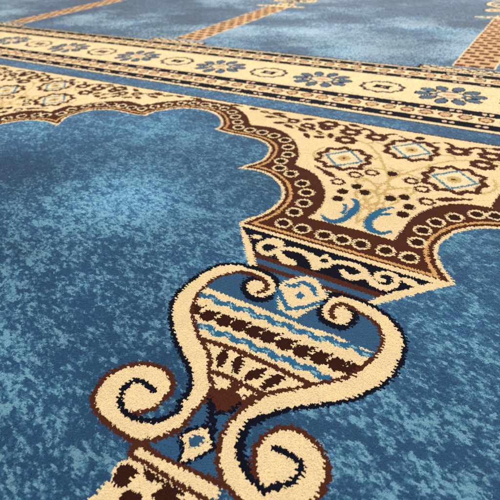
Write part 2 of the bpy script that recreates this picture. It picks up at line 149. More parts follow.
S|.026/1|1|4|0|-.1319,2.022 -.1578,2.0541 -.1523,2.0977 -.1961,2.1081 -.221,2.1416 -.262,2.1241 -.303,2.1416 -.3279,2.1081 -.3717,2.0977 -.3662,2.0541 -.3921,2.022 -.3662,1.9899 -.3717,1.9463 -.3279,1.9359 -.303,1.9024 -.262,1.9199 -.221,1.9024 -.1961,1.9359 -.1523,1.9463 -.1578,1.9899 -.1319,2.022
P|0|10|4|0|-.3532,2.022 -.262,2.1132 -.1708,2.022 -.262,1.9308
S|.0135/0|15|4|0|-.3532,2.022 -.262,2.1132 -.1708,2.022 -.262,1.9308 -.3532,2.022
E|.0318,.0318,0|9|4|0|-.262,2.022
E|.0106,.0095,0|1|4|0|-.262,2.022
E|.025,.024,0|14|1|0|.055,1.745
E|.025,.024,0|14|1|0|-.055,1.745
E|.025,.024,0|14|1|0|.104,1.78
E|.025,.024,0|14|1|0|-.104,1.78
E|.025,.024,0|14|1|0|.142,1.712
E|.025,.024,0|14|1|0|-.142,1.712
E|.025,.024,0|14|1|0|.137,1.645
E|.025,.024,0|14|1|0|-.137,1.645
E|.025,.024,0|14|1|0|-.005,1.964
S|.0145/0|1|1|0|.06,1.935 .072,1.957 .102,1.959 .12,1.937 .11,1.915 .078,1.911 .06,1.935
S|.0145/0|1|1|0|-.12,1.935 -.108,1.957 -.078,1.959 -.06,1.937 -.07,1.915 -.102,1.911 -.12,1.935
S|.0145/0|1|1|0|.12,1.882 .132,1.904 .162,1.906 .18,1.884 .17,1.862 .138,1.858 .12,1.882
S|.0145/0|1|1|0|-.18,1.882 -.168,1.904 -.138,1.906 -.12,1.884 -.13,1.862 -.162,1.858 -.18,1.882
S|.0145/0|1|1|0|.163,1.785 .175,1.807 .205,1.809 .223,1.787 .213,1.765 .181,1.761 .163,1.785
S|.0145/0|1|1|0|-.223,1.785 -.211,1.807 -.181,1.809 -.163,1.787 -.173,1.765 -.205,1.761 -.223,1.785
E|.0233,.0194,0|1|1|0|.2439,2.3453
E|.0233,.0194,0|1|1|0|.2199,2.3675
E|.0233,.0194,0|1|1|0|.1846,2.3652
E|.0233,.0194,0|1|1|0|.1647,2.3402
E|.0233,.0194,0|1|1|0|.1752,2.3112
E|.0233,.0194,0|1|1|0|.2081,2.3002
E|.0233,.0194,0|1|1|0|.2387,2.3154
E|.0252,.0136,0|0|1|0|.205,2.335
S|.03,.024,.02,.012/1|1|1|0|.175,2.365 .163,2.391 .143,2.409 .123,2.413
S|.03,.024,.02,.012/1|1|1|0|.235,2.365 .247,2.391 .267,2.409 .287,2.413
E|.0233,.0194,0|1|1|0|-.1661,2.3453
E|.0233,.0194,0|1|1|0|-.1901,2.3675
E|.0233,.0194,0|1|1|0|-.2254,2.3652
E|.0233,.0194,0|1|1|0|-.2453,2.3402
E|.0233,.0194,0|1|1|0|-.2348,2.3112
E|.0233,.0194,0|1|1|0|-.2019,2.3002
E|.0233,.0194,0|1|1|0|-.1713,2.3154
E|.0252,.0136,0|0|1|0|-.205,2.335
S|.03,.024,.02,.012/1|1|1|0|-.235,2.365 -.247,2.391 -.267,2.409 -.287,2.413
S|.03,.024,.02,.012/1|1|1|0|-.175,2.365 -.163,2.391 -.143,2.409 -.123,2.413
E|.0233,.0194,0|1|1|0|.3909,2.3523
E|.0233,.0194,0|1|1|0|.3669,2.3745
E|.0233,.0194,0|1|1|0|.3316,2.3722
E|.0233,.0194,0|1|1|0|.3117,2.3472
E|.0233,.0194,0|1|1|0|.3222,2.3182
E|.0233,.0194,0|1|1|0|.3551,2.3072
E|.0233,.0194,0|1|1|0|.3857,2.3224
E|.0252,.0136,0|0|1|0|.352,2.342
S|.03,.024,.02,.012/1|1|1|0|.322,2.372 .31,2.398 .29,2.416 .27,2.42
S|.03,.024,.02,.012/1|1|1|0|.382,2.372 .394,2.398 .414,2.416 .434,2.42
E|.0233,.0194,0|1|1|0|-.3131,2.3523
E|.0233,.0194,0|1|1|0|-.3371,2.3745
E|.0233,.0194,0|1|1|0|-.3724,2.3722
E|.0233,.0194,0|1|1|0|-.3923,2.3472
E|.0233,.0194,0|1|1|0|-.3818,2.3182
E|.0233,.0194,0|1|1|0|-.3489,2.3072
E|.0233,.0194,0|1|1|0|-.3183,2.3224
E|.0252,.0136,0|0|1|0|-.352,2.342
S|.03,.024,.02,.012/1|1|1|0|-.382,2.372 -.394,2.398 -.414,2.416 -.434,2.42
S|.03,.024,.02,.012/1|1|1|0|-.322,2.372 -.31,2.398 -.29,2.416 -.27,2.42
E|.0233,.0194,0|1|1|0|.3739,2.2423
E|.0233,.0194,0|1|1|0|.3499,2.2645
E|.0233,.0194,0|1|1|0|.3146,2.2622
E|.0233,.0194,0|1|1|0|.2947,2.2372
E|.0233,.0194,0|1|1|0|.3052,2.2082
E|.0233,.0194,0|1|1|0|.3381,2.1972
E|.0233,.0194,0|1|1|0|.3687,2.2124
E|.0252,.0136,0|0|1|0|.335,2.232
E|.0233,.0194,0|1|1|0|-.2961,2.2423
E|.0233,.0194,0|1|1|0|-.3201,2.2645
E|.0233,.0194,0|1|1|0|-.3554,2.2622
E|.0233,.0194,0|1|1|0|-.3753,2.2372
E|.0233,.0194,0|1|1|0|-.3648,2.2082
E|.0233,.0194,0|1|1|0|-.3319,2.1972
E|.0233,.0194,0|1|1|0|-.3013,2.2124
E|.0252,.0136,0|0|1|0|-.335,2.232
E|.0233,.0194,0|1|1|0|.5389,2.4103
E|.0233,.0194,0|1|1|0|.5149,2.4325
E|.0233,.0194,0|1|1|0|.4796,2.4302
E|.0233,.0194,0|1|1|0|.4597,2.4052
E|.0233,.0194,0|1|1|0|.4702,2.3762
E|.0233,.0194,0|1|1|0|.5031,2.3652
E|.0233,.0194,0|1|1|0|.5337,2.3804
E|.0252,.0136,0|0|1|0|.5,2.4
E|.0233,.0194,0|1|1|0|-.4611,2.4103
E|.0233,.0194,0|1|1|0|-.4851,2.4325
E|.0233,.0194,0|1|1|0|-.5204,2.4302
E|.0233,.0194,0|1|1|0|-.5403,2.4052
E|.0233,.0194,0|1|1|0|-.5298,2.3762
E|.0233,.0194,0|1|1|0|-.4969,2.3652
E|.0233,.0194,0|1|1|0|-.4663,2.3804
E|.0252,.0136,0|0|1|0|-.5,2.4
E|.025,.024,0|14|1|0|0,2.413
S|.012,.036,.034,.016,.012/1|1|1|0|-.225,1.822 -.25,1.833 -.27,1.845 -.31,1.865 -.352,1.886
S|.012/1|1|1|0|-.43,2.25 -.445,2.28
E|.034,.018,2.0344|1|1|0|-.43,2.25
S|.012/1|1|1|0|-.475,2.21 -.455,2.215
E|.034,.018,.245|1|1|0|-.475,2.21
S|.012/1|1|1|0|-.5,2.265 -.485,2.25
E|.034,.018,-.7854|1|1|0|-.5,2.265
S|.012/1|1|1|0|-.565,2.305 -.55,2.295
E|.034,.018,-.588|1|1|0|-.565,2.305
E|.0173,.0144,0|1|1|0|-.5711,2.3377
E|.0173,.0144,0|1|1|0|-.589,2.3541
E|.0173,.0144,0|1|1|0|-.6151,2.3524
E|.0173,.0144,0|1|1|0|-.6299,2.3338
E|.0173,.0144,0|1|1|0|-.6222,2.3124
E|.0173,.0144,0|1|1|0|-.5977,2.3042
E|.0173,.0144,0|1|1|0|-.575,2.3154
E|.0187,.0101,0|0|1|0|-.6,2.33
E|.0158,.0132,0|1|1|0|-.6785,2.367
E|.0158,.0132,0|1|1|0|-.6949,2.3821
E|.0158,.0132,0|1|1|0|-.7189,2.3806
E|.0158,.0132,0|1|1|0|-.7324,2.3635
E|.0158,.0132,0|1|1|0|-.7253,2.3438
E|.0158,.0132,0|1|1|0|-.7029,2.3363
E|.0158,.0132,0|1|1|0|-.6821,2.3466
E|.0172,.0092,0|0|1|0|-.705,2.36
S|.012/1|1|1|0|-.8,2.4 -.7,2.37
E|.034,.018,-.2915|1|1|0|-.8,2.4
S|.012/1|1|1|0|-.77,2.3 -.68,2.34
E|.034,.018,.4182|1|1|0|-.77,2.3
S|.012/1|1|1|0|-.93,2.42 -.78,2.39
E|.034,.018,-.1974|1|1|0|-.93,2.42
S|.012/1|1|1|0|-.6,2.26 -.66,2.3
E|.034,.018,2.5536|1|1|0|-.6,2.26
S|.012/1|1|1|0|-.52,2.34 -.57,2.4
E|.034,.018,2.2655|1|1|0|-.52,2.34
S|.012/1|1|1|0|-1.02,2.44 -.98,2.44
E|.034,.018,0|1|1|0|-1.02,2.44
S|.012/1|1|1|0|-.86,2.36 -.8,2.37
E|.034,.018,.1651|1|1|0|-.86,2.36
S|.012/1|1|1|0|-.7,2.28 -.66,2.26
E|.034,.018,-.4636|1|1|0|-.7,2.28
S|.012/1|1|1|0|-.845,2.43 -.8,2.44
E|.034,.018,.2187|1|1|0|-.845,2.43
S|.012/1|1|1|0|-.64,2.42 -.6,2.44
E|.034,.018,.4636|1|1|0|-.64,2.42
S|.012/1|1|1|0|-.545,2.2 -.52,2.17
E|.034,.018,-.8761|1|1|0|-.545,2.2
S|.012/1|1|1|0|-.48,2.33 -.45,2.35
E|.034,.018,.588|1|1|0|-.48,2.33
S|.008/1|9|1|0|-.45,2.25 -.6,2.28 -.75,2.34 -.95,2.43
S|.012/1|1|1|0|-1.16,2.445 -1.1,2.452
E|.034,.018,.1161|1|1|0|-1.16,2.445
S|.012/1|1|1|0|-.37,2.44 -.3,2.425
E|.034,.018,-.2111|1|1|0|-.37,2.44
S|.012/1|1|1|0|-.1,2.4 -.06,2.37 -.09,2.345
S|.012,.036,.034,.016,.012/1|1|1|0|.225,1.822 .25,1.833 .27,1.845 .31,1.865 .352,1.886
S|.012/1|1|1|0|.43,2.25 .445,2.28
E|.034,.018,1.1071|1|1|0|.43,2.25
S|.012/1|1|1|0|.475,2.21 .455,2.215
E|.034,.018,2.8966|1|1|0|.475,2.21
S|.012/1|1|1|0|.5,2.265 .485,2.25
E|.034,.018,-2.3562|1|1|0|.5,2.265
S|.012/1|1|1|0|.565,2.305 .55,2.295
E|.034,.018,-2.5536|1|1|0|.565,2.305
E|.0173,.0144,0|1|1|0|.6289,2.3377
E|.0173,.0144,0|1|1|0|.611,2.3541
E|.0173,.0144,0|1|1|0|.5849,2.3524
E|.0173,.0144,0|1|1|0|.5701,2.3338
E|.0173,.0144,0|1|1|0|.5778,2.3124
E|.0173,.0144,0|1|1|0|.6023,2.3042
E|.0173,.0144,0|1|1|0|.625,2.3154
E|.0187,.0101,0|0|1|0|.6,2.33
E|.0158,.0132,0|1|1|0|.7315,2.367
E|.0158,.0132,0|1|1|0|.7151,2.3821
E|.0158,.0132,0|1|1|0|.6911,2.3806
E|.0158,.0132,0|1|1|0|.6776,2.3635
E|.0158,.0132,0|1|1|0|.6847,2.3438
E|.0158,.0132,0|1|1|0|.7071,2.3363
E|.0158,.0132,0|1|1|0|.7279,2.3466
E|.0172,.0092,0|0|1|0|.705,2.36
S|.012/1|1|1|0|.8,2.4 .7,2.37
E|.034,.018,-2.8501|1|1|0|.8,2.4
S|.012/1|1|1|0|.77,2.3 .68,2.34
E|.034,.018,2.7234|1|1|0|.77,2.3
S|.012/1|1|1|0|.93,2.42 .78,2.39
E|.034,.018,-2.9442|1|1|0|.93,2.42
S|.012/1|1|1|0|.6,2.26 .66,2.3
E|.034,.018,.588|1|1|0|.6,2.26
S|.012/1|1|1|0|.52,2.34 .57,2.4
E|.034,.018,.8761|1|1|0|.52,2.34
S|.012/1|1|1|0|1.02,2.44 .98,2.44
E|.034,.018,3.1416|1|1|0|1.02,2.44
S|.012/1|1|1|0|.86,2.36 .8,2.37
E|.034,.018,2.9764|1|1|0|.86,2.36
S|.012/1|1|1|0|.7,2.28 .66,2.26
E|.034,.018,-2.6779|1|1|0|.7,2.28
S|.012/1|1|1|0|.845,2.43 .8,2.44
E|.034,.018,2.9229|1|1|0|.845,2.43
S|.012/1|1|1|0|.64,2.42 .6,2.44
E|.034,.018,2.6779|1|1|0|.64,2.42
S|.012/1|1|1|0|.545,2.2 .52,2.17
E|.034,.018,-2.2655|1|1|0|.545,2.2
S|.012/1|1|1|0|.48,2.33 .45,2.35
E|.034,.018,2.5536|1|1|0|.48,2.33
S|.008/1|9|1|0|.45,2.25 .6,2.28 .75,2.34 .95,2.43
S|.012/1|1|1|0|1.16,2.445 1.1,2.452
E|.034,.018,3.0255|1|1|0|1.16,2.445
S|.012/1|1|1|0|.37,2.44 .3,2.425
E|.034,.018,-2.9305|1|1|0|.37,2.44
S|.012/1|1|1|0|.1,2.4 .06,2.37 .09,2.345
S|.01,.02,.03,.035,.035,.03,.022,.012/1|5|5|0|-.1431,1.4996 -.1155,1.476 -.0807,1.4735 -.0554,1.503 -.0435,1.5679 -.0454,1.6284 -.0672,1.6629 -.0827,1.6689
S|.018/1|5|5|0|-.0737,1.5481 -.0776,1.5896 -.0901,1.61
S|.01,.02,.03,.035,.035,.03,.022,.012/1|5|6|0|.0877,1.6788 .0597,1.6513 .0406,1.5985 .0348,1.5456 .0476,1.5041 .0729,1.4824 .1085,1.4797 .134,1.5066
S|.018/1|5|6|0|.047,1.5683 .0603,1.6002 .089,1.6234
P|0|0|7|0|-.4099,1.2971 -.3468,1.2212 -.283,1.1392 -.2277,1.0759 -.2043,1.057 -.189,1.0714 .0709,1.0825 .193,1.0746 .2173,1.0955 .32,1.2107 .408,1.3071
P|0|3|7|0|-.388,1.2805 -.3062,1.2126 -.2559,1.1536 -.2033,1.0889 -.1715,1.0684 .069,1.0869 .1795,1.0853 .2428,1.1727 .34,1.2805
P|0|2|7|340|-.5,1.153 .5,1.153 .5,1.4 -.5,1.4
P|0|1|7|340|-.5,1.129 .5,1.129 .5,1.154 -.5,1.154
P|0|1|7|340|-.5,1.083 .5,1.083 .5,1.104 -.5,1.104
E|.022,.014,.2|0|7|0|-.2954,1.2428
S|.0425,.0425,.0289,.0238,.0221,.0221,.0221,.0221,.0238,.0238,.0255,.0255,.0289,.0306/1|0|7|0|-.1999,1.2429 -.2265,1.2456 -.2482,1.2313 -.2586,1.2013 -.2445,1.1769 -.2157,1.1666 -.1975,1.1708 -.1893,1.2005 -.169,1.2238 -.1349,1.2362 -.0992,1.2365 -.0701,1.2249 -.0416,1.2007 -.0237,1.1784
S|.0255,.034,.0382,.0255/1|0|7|0|-.172,1.1911 -.15,1.1725 -.1251,1.1627 -.1025,1.1644
S|.0289,.0255,.0221,.0221,.0255,.0255,.0255,.0272,.0289,.0255,.0229,.0221,.0221,.0221,.0238,.0238,.0187/1|0|7|0|-.0186,1.1875 .0032,1.2054 .0182,1.2306 .0491,1.2451 .0905,1.25 .1233,1.2383 .1506,1.2108 .1752,1.1892 .2073,1.1822 .2296,1.1942 .2406,1.2215 .2314,1.2513 .2077,1.2629 .1836,1.2536 .173,1.2347 .1855,1.2178 .2023,1.2175
S|.0187,.0289,.0306,.0289,.0255/1|0|7|0|.0636,1.2003 .0882,1.1833 .1113,1.1868 .1269,1.2005 .1384,1.2161
S|.017,.0187,.0119/1|0|7|0|-.0721,1.2372 -.0329,1.2274 -.0157,1.2571
S|.0119,.0187,.0255/1|0|7|0|-.0145,1.2544 .0062,1.2326 .0054,1.2002
S|.0255,.0187/1|0|7|0|-.0199,1.1742 -.0242,1.2164
E|.014,.012,0|2|7|0|-.0125,1.2239
S|.022,.034,.022/1|0|7|0|.2571,1.2534 .2741,1.251 .2984,1.2442
P|0|0|8|0|-.121,.372 -.1018,.3415 -.1163,.3194 -.1137,.2993 -.1037,.2815 -.1032,.2614 -.1154,.2225 -.15,.155 -.22,.112 -.33,.092 -.34,.05 -.25,.02 .25,.02 .34,.05 .33,.092 .22,.112 .15,.155 .1154,.2225 .1032,.2614 .1037,.2815 .1137,.2993 .1163,.3194 .1018,.3415 .121,.372
P|1|14|8|0|.1071,.3004 .1087,.3116 .1019,.3236 .0855,.3289 .0665,.3277 .0614,.3188 .0632,.3047 .0612,.2931 .0665,.28 .0794,.2751 .0931,.2799 .1005,.2859
P|1|14|8|0|.0585,.2625 .0574,.2766 .0464,.2866 .0322,.2899 .0189,.2877 .0086,.2793 .0149,.2615 .036,.254
E|.02,.02,0|14|8|0|.105,.175
E|.024,.024,0|14|8|0|.055,.185
E|.018,.018,0|14|8|0|.155,.125
E|.022,.022,0|14|8|0|.095,.115
E|.022,.022,0|14|8|0|.24,.075
E|.02,.02,0|14|8|0|.17,.065
E|.02,.02,0|14|8|0|.03,.13
P|0|14|8|0|.0622,.3395 .0423,.3402 .0158,.3397 -.0063,.337 .0063,.3285 .023,.3214 .0378,.3219
P|1|14|8|0|.0015,.2995 .0006,.3137 .0084,.3243 .0203,.33 .037,.3297 .0524,.324 .0517,.3046 .0299,.292
P|1|14|8|0|-.1071,.3004 -.1087,.3116 -.1019,.3236 -.0855,.3289 -.0665,.3277 -.0614,.3188 -.0632,.3047 -.0612,.2931 -.0665,.28 -.0794,.2751 -.0931,.2799 -.1005,.2859
P|1|14|8|0|-.0585,.2625 -.0574,.2766 -.0464,.2866 -.0322,.2899 -.0189,.2877 -.0086,.2793 -.0149,.2615 -.036,.254
E|.02,.02,0|14|8|0|-.105,.175
E|.024,.024,0|14|8|0|-.055,.185
E|.018,.018,0|14|8|0|-.155,.125
E|.022,.022,0|14|8|0|-.095,.115
E|.022,.022,0|14|8|0|-.24,.075
E|.02,.02,0|14|8|0|-.17,.065
E|.02,.02,0|14|8|0|-.03,.13
P|0|14|8|0|-.0622,.3395 -.0423,.3402 -.0158,.3397 .0063,.337 -.0063,.3285 -.023,.3214 -.0378,.3219
P|0|0|9|0|-.15,-1.86 .15,-1.86 .15,.02 -.15,.02
P|0|13|9|0|-.136,-1.86 .136,-1.86 .136,.02 -.136,.02
P|0|12|9|0|-.137,-1.845 -.063,-1.845 -.063,-1.791 -.137,-1.791
P|0|1|9|0|-.127,-1.839 -.073,-1.839 -.073,-1.819 -.127,-1.819
P|0|12|9|0|-.033,-1.845 .041,-1.845 .041,-1.791 -.033,-1.791
P|0|1|9|0|-.023,-1.839 .031,-1.839 .031,-1.819 -.023,-1.819
P|0|12|9|0|.071,-1.845 .137,-1.845 .137,-1.791 .071,-1.791
P|0|1|9|0|.081,-1.839 .127,-1.839 .127,-1.819 .081,-1.819
P|0|12|9|0|-.137,-1.7505 -.115,-1.7505 -.115,-1.6965 -.137,-1.6965
P|0|1|9|0|-.127,-1.7445 -.125,-1.7445 -.125,-1.7245 -.127,-1.7245
P|0|12|9|0|-.085,-1.7505 -.011,-1.7505 -.011,-1.6965 -.085,-1.6965
P|0|1|9|0|-.075,-1.7445 -.021,-1.7445 -.021,-1.7245 -.075,-1.7245
P|0|12|9|0|.019,-1.7505 .093,-1.7505 .093,-1.6965 .019,-1.6965
P|0|1|9|0|.029,-1.7445 .083,-1.7445 .083,-1.7245 .029,-1.7245
P|0|12|9|0|-.137,-1.656 -.063,-1.656 -.063,-1.602 -.137,-1.602
P|0|1|9|0|-.127,-1.65 -.073,-1.65 -.073,-1.63 -.127,-1.63
P|0|12|9|0|-.033,-1.656 .041,-1.656 .041,-1.602 -.033,-1.602
P|0|1|9|0|-.023,-1.65 .031,-1.65 .031,-1.63 -.023,-1.63
P|0|12|9|0|.071,-1.656 .137,-1.656 .137,-1.602 .071,-1.602
P|0|1|9|0|.081,-1.65 .127,-1.65 .127,-1.63 .081,-1.63
P|0|12|9|0|-.137,-1.5615 -.115,-1.5615 -.115,-1.5075 -.137,-1.5075
P|0|1|9|0|-.127,-1.5555 -.125,-1.5555 -.125,-1.5355 -.127,-1.5355
P|0|12|9|0|-.085,-1.5615 -.011,-1.5615 -.011,-1.5075 -.085,-1.5075
P|0|1|9|0|-.075,-1.5555 -.021,-1.5555 -.021,-1.5355 -.075,-1.5355
P|0|12|9|0|.019,-1.5615 .093,-1.5615 .093,-1.5075 .019,-1.5075
P|0|1|9|0|.029,-1.5555 .083,-1.5555 .083,-1.5355 .029,-1.5355
P|0|12|9|0|-.137,-1.467 -.063,-1.467 -.063,-1.413 -.137,-1.413
P|0|1|9|0|-.127,-1.461 -.073,-1.461 -.073,-1.441 -.127,-1.441
P|0|12|9|0|-.033,-1.467 .041,-1.467 .041,-1.413 -.033,-1.413
P|0|1|9|0|-.023,-1.461 .031,-1.461 .031,-1.441 -.023,-1.441
P|0|12|9|0|.071,-1.467 .137,-1.467 .137,-1.413 .071,-1.413
P|0|1|9|0|.081,-1.461 .127,-1.461 .127,-1.441 .081,-1.441
P|0|12|9|0|-.137,-1.3725 -.115,-1.3725 -.115,-1.3185 -.137,-1.3185
P|0|1|9|0|-.127,-1.3665 -.125,-1.3665 -.125,-1.3465 -.127,-1.3465
P|0|12|9|0|-.085,-1.3725 -.011,-1.3725 -.011,-1.3185 -.085,-1.3185
P|0|1|9|0|-.075,-1.3665 -.021,-1.3665 -.021,-1.3465 -.075,-1.3465
P|0|12|9|0|.019,-1.3725 .093,-1.3725 .093,-1.3185 .019,-1.3185
P|0|1|9|0|.029,-1.3665 .083,-1.3665 .083,-1.3465 .029,-1.3465
P|0|12|9|0|-.137,-1.278 -.063,-1.278 -.063,-1.224 -.137,-1.224
P|0|1|9|0|-.127,-1.272 -.073,-1.272 -.073,-1.252 -.127,-1.252
P|0|12|9|0|-.033,-1.278 .041,-1.278 .041,-1.224 -.033,-1.224
P|0|1|9|0|-.023,-1.272 .031,-1.272 .031,-1.252 -.023,-1.252
P|0|12|9|0|.071,-1.278 .137,-1.278 .137,-1.224 .071,-1.224
P|0|1|9|0|.081,-1.272 .127,-1.272 .127,-1.252 .081,-1.252
P|0|12|9|0|-.137,-1.1835 -.115,-1.1835 -.115,-1.1295 -.137,-1.1295
P|0|1|9|0|-.127,-1.1775 -.125,-1.1775 -.125,-1.1575 -.127,-1.1575
P|0|12|9|0|-.085,-1.1835 -.011,-1.1835 -.011,-1.1295 -.085,-1.1295
P|0|1|9|0|-.075,-1.1775 -.021,-1.1775 -.021,-1.1575 -.075,-1.1575
P|0|12|9|0|.019,-1.1835 .093,-1.1835 .093,-1.1295 .019,-1.1295
P|0|1|9|0|.029,-1.1775 .083,-1.1775 .083,-1.1575 .029,-1.1575
P|0|12|9|0|-.137,-1.089 -.063,-1.089 -.063,-1.035 -.137,-1.035
P|0|1|9|0|-.127,-1.083 -.073,-1.083 -.073,-1.063 -.127,-1.063
P|0|12|9|0|-.033,-1.089 .041,-1.089 .041,-1.035 -.033,-1.035
P|0|1|9|0|-.023,-1.083 .031,-1.083 .031,-1.063 -.023,-1.063
P|0|12|9|0|.071,-1.089 .137,-1.089 .137,-1.035 .071,-1.035
P|0|1|9|0|.081,-1.083 .127,-1.083 .127,-1.063 .081,-1.063
P|0|12|9|0|-.137,-.9945 -.115,-.9945 -.115,-.9405 -.137,-.9405
P|0|1|9|0|-.127,-.9885 -.125,-.9885 -.125,-.9685 -.127,-.9685
P|0|12|9|0|-.085,-.9945 -.011,-.9945 -.011,-.9405 -.085,-.9405
P|0|1|9|0|-.075,-.9885 -.021,-.9885 -.021,-.9685 -.075,-.9685
P|0|12|9|0|.019,-.9945 .093,-.9945 .093,-.9405 .019,-.9405
P|0|1|9|0|.029,-.9885 .083,-.9885 .083,-.9685 .029,-.9685
P|0|12|9|0|-.137,-.9 -.063,-.9 -.063,-.846 -.137,-.846
P|0|1|9|0|-.127,-.894 -.073,-.894 -.073,-.874 -.127,-.874
P|0|12|9|0|-.033,-.9 .041,-.9 .041,-.846 -.033,-.846
P|0|1|9|0|-.023,-.894 .031,-.894 .031,-.874 -.023,-.874
P|0|12|9|0|.071,-.9 .137,-.9 .137,-.846 .071,-.846
P|0|1|9|0|.081,-.894 .127,-.894 .127,-.874 .081,-.874
P|0|12|9|0|-.137,-.8055 -.115,-.8055 -.115,-.7515 -.137,-.7515
P|0|1|9|0|-.127,-.7995 -.125,-.7995 -.125,-.7795 -.127,-.7795
P|0|12|9|0|-.085,-.8055 -.011,-.8055 -.011,-.7515 -.085,-.7515
P|0|1|9|0|-.075,-.7995 -.021,-.7995 -.021,-.7795 -.075,-.7795
P|0|12|9|0|.019,-.8055 .093,-.8055 .093,-.7515 .019,-.7515
P|0|1|9|0|.029,-.7995 .083,-.7995 .083,-.7795 .029,-.7795
P|0|12|9|0|-.137,-.711 -.063,-.711 -.063,-.657 -.137,-.657
P|0|1|9|0|-.127,-.705 -.073,-.705 -.073,-.685 -.127,-.685
P|0|12|9|0|-.033,-.711 .041,-.711 .041,-.657 -.033,-.657
P|0|1|9|0|-.023,-.705 .031,-.705 .031,-.685 -.023,-.685
P|0|12|9|0|.071,-.711 .137,-.711 .137,-.657 .071,-.657
P|0|1|9|0|.081,-.705 .127,-.705 .127,-.685 .081,-.685
P|0|12|9|0|-.137,-.6165 -.115,-.6165 -.115,-.5625 -.137,-.5625
P|0|1|9|0|-.127,-.6105 -.125,-.6105 -.125,-.5905 -.127,-.5905
P|0|12|9|0|-.085,-.6165 -.011,-.6165 -.011,-.5625 -.085,-.5625
P|0|1|9|0|-.075,-.6105 -.021,-.6105 -.021,-.5905 -.075,-.5905
P|0|12|9|0|.019,-.6165 .093,-.6165 .093,-.5625 .019,-.5625
P|0|1|9|0|.029,-.6105 .083,-.6105 .083,-.5905 .029,-.5905
P|0|12|9|0|-.137,-.522 -.063,-.522 -.063,-.468 -.137,-.468
P|0|1|9|0|-.127,-.516 -.073,-.516 -.073,-.496 -.127,-.496
P|0|12|9|0|-.033,-.522 .041,-.522 .041,-.468 -.033,-.468
P|0|1|9|0|-.023,-.516 .031,-.516 .031,-.496 -.023,-.496
P|0|12|9|0|.071,-.522 .137,-.522 .137,-.468 .071,-.468
P|0|1|9|0|.081,-.516 .127,-.516 .127,-.496 .081,-.496
P|0|12|9|0|-.137,-.4275 -.115,-.4275 -.115,-.3735 -.137,-.3735
P|0|1|9|0|-.127,-.4215 -.125,-.4215 -.125,-.4015 -.127,-.4015
P|0|12|9|0|-.085,-.4275 -.011,-.4275 -.011,-.3735 -.085,-.3735
P|0|1|9|0|-.075,-.4215 -.021,-.4215 -.021,-.4015 -.075,-.4015
P|0|12|9|0|.019,-.4275 .093,-.4275 .093,-.3735 .019,-.3735
P|0|1|9|0|.029,-.4215 .083,-.4215 .083,-.4015 .029,-.4015
P|0|12|9|0|-.137,-.333 -.063,-.333 -.063,-.279 -.137,-.279
P|0|1|9|0|-.127,-.327 -.073,-.327 -.073,-.307 -.127,-.307
P|0|12|9|0|-.033,-.333 .041,-.333 .041,-.279 -.033,-.279
P|0|1|9|0|-.023,-.327 .031,-.327 .031,-.307 -.023,-.307
P|0|12|9|0|.071,-.333 .137,-.333 .137,-.279 .071,-.279
P|0|1|9|0|.081,-.327 .127,-.327 .127,-.307 .081,-.307
P|0|12|9|0|-.137,-.2385 -.115,-.2385 -.115,-.1845 -.137,-.1845
P|0|1|9|0|-.127,-.2325 -.125,-.2325 -.125,-.2125 -.127,-.2125
P|0|12|9|0|-.085,-.2385 -.011,-.2385 -.011,-.1845 -.085,-.1845
P|0|1|9|0|-.075,-.2325 -.021,-.2325 -.021,-.2125 -.075,-.2125
P|0|12|9|0|.019,-.2385 .093,-.2385 .093,-.1845 .019,-.1845
P|0|1|9|0|.029,-.2325 .083,-.2325 .083,-.2125 .029,-.2125
P|0|12|9|0|-.137,-.144 -.063,-.144 -.063,-.09 -.137,-.09
P|0|1|9|0|-.127,-.138 -.073,-.138 -.073,-.118 -.127,-.118
P|0|12|9|0|-.033,-.144 .041,-.144 .041,-.09 -.033,-.09
P|0|1|9|0|-.023,-.138 .031,-.138 .031,-.118 -.023,-.118
P|0|12|9|0|.071,-.144 .137,-.144 .137,-.09 .071,-.09
P|0|1|9|0|.081,-.138 .127,-.138 .127,-.118 .081,-.118
P|0|12|9|0|-.137,-.0495 -.115,-.0495 -.115,.0045 -.137,.0045
P|0|1|9|0|-.127,-.0435 -.125,-.0435 -.125,-.0235 -.127,-.0235
P|0|12|9|0|-.085,-.0495 -.011,-.0495 -.011,.0045 -.085,.0045
P|0|1|9|0|-.075,-.0435 -.021,-.0435 -.021,-.0235 -.075,-.0235
P|0|12|9|0|.019,-.0495 .093,-.0495 .093,.0045 .019,.0045
P|0|1|9|0|.029,-.0435 .083,-.0435 .083,-.0235 .029,-.0235
P|0|3|10|0|-.289,.9871 -.2527,1.0311 -.196,1.043 -.1477,1.0271 -.1032,.9884 -.0375,.9806 .014,.9824 .0773,.9913 .0932,1.0306 .1255,1.0482 .1711,1.0475 .2184,1.0387 .2564,1.0167 .2852,.9653 .2874,.9076 .2746,.8489 .241,.7849 .2026,.738 .1559,.694 .1077,.6494 .0864,.6204 .0765,.588 .0641,.5519 .0599,.5182 .0668,.4862 .0794,.4506 .0991,.4212 .1241,.3996 .0647,.3859 -.0392,.3745 -.1024,.3811 -.0925,.4015 -.0645,.4416 -.0527,.489 -.0448,.5363 -.0436,.5784 -.0816,.6233 -.1249,.6748 -.1827,.716 -.2375,.7602 -.283,.8156 -.2973,.8723 -.2977,.9288
P|0|3|11|498|-.3,.3 .3,.3 .3,.66 -.3,.66
P|0|0|12|0|-.2903,.9127 -.1611,.9109 -.0817,.9123 -.0038,.9099 .0712,.9058 .112,.9144 .1641,.916 .2087,.91 .2528,.9091 .2898,.9089 .2912,.9471 .2876,.958 .2898,.9171 .2827,.8729 .2689,.8342 .2511,.7942 .2001,.7437 .1346,.6799 .0952,.6459 .0777,.6154 .0621,.5832 .0386,.5833 .0125,.5959 -.0149,.591 -.0356,.5759 -.0554,.5861 -.0786,.6099 -.1062,.6486 -.143,.6857 -.1876,.7178 -.2375,.7602 -.272,.7908 -.2942,.8359 -.2973,.8723
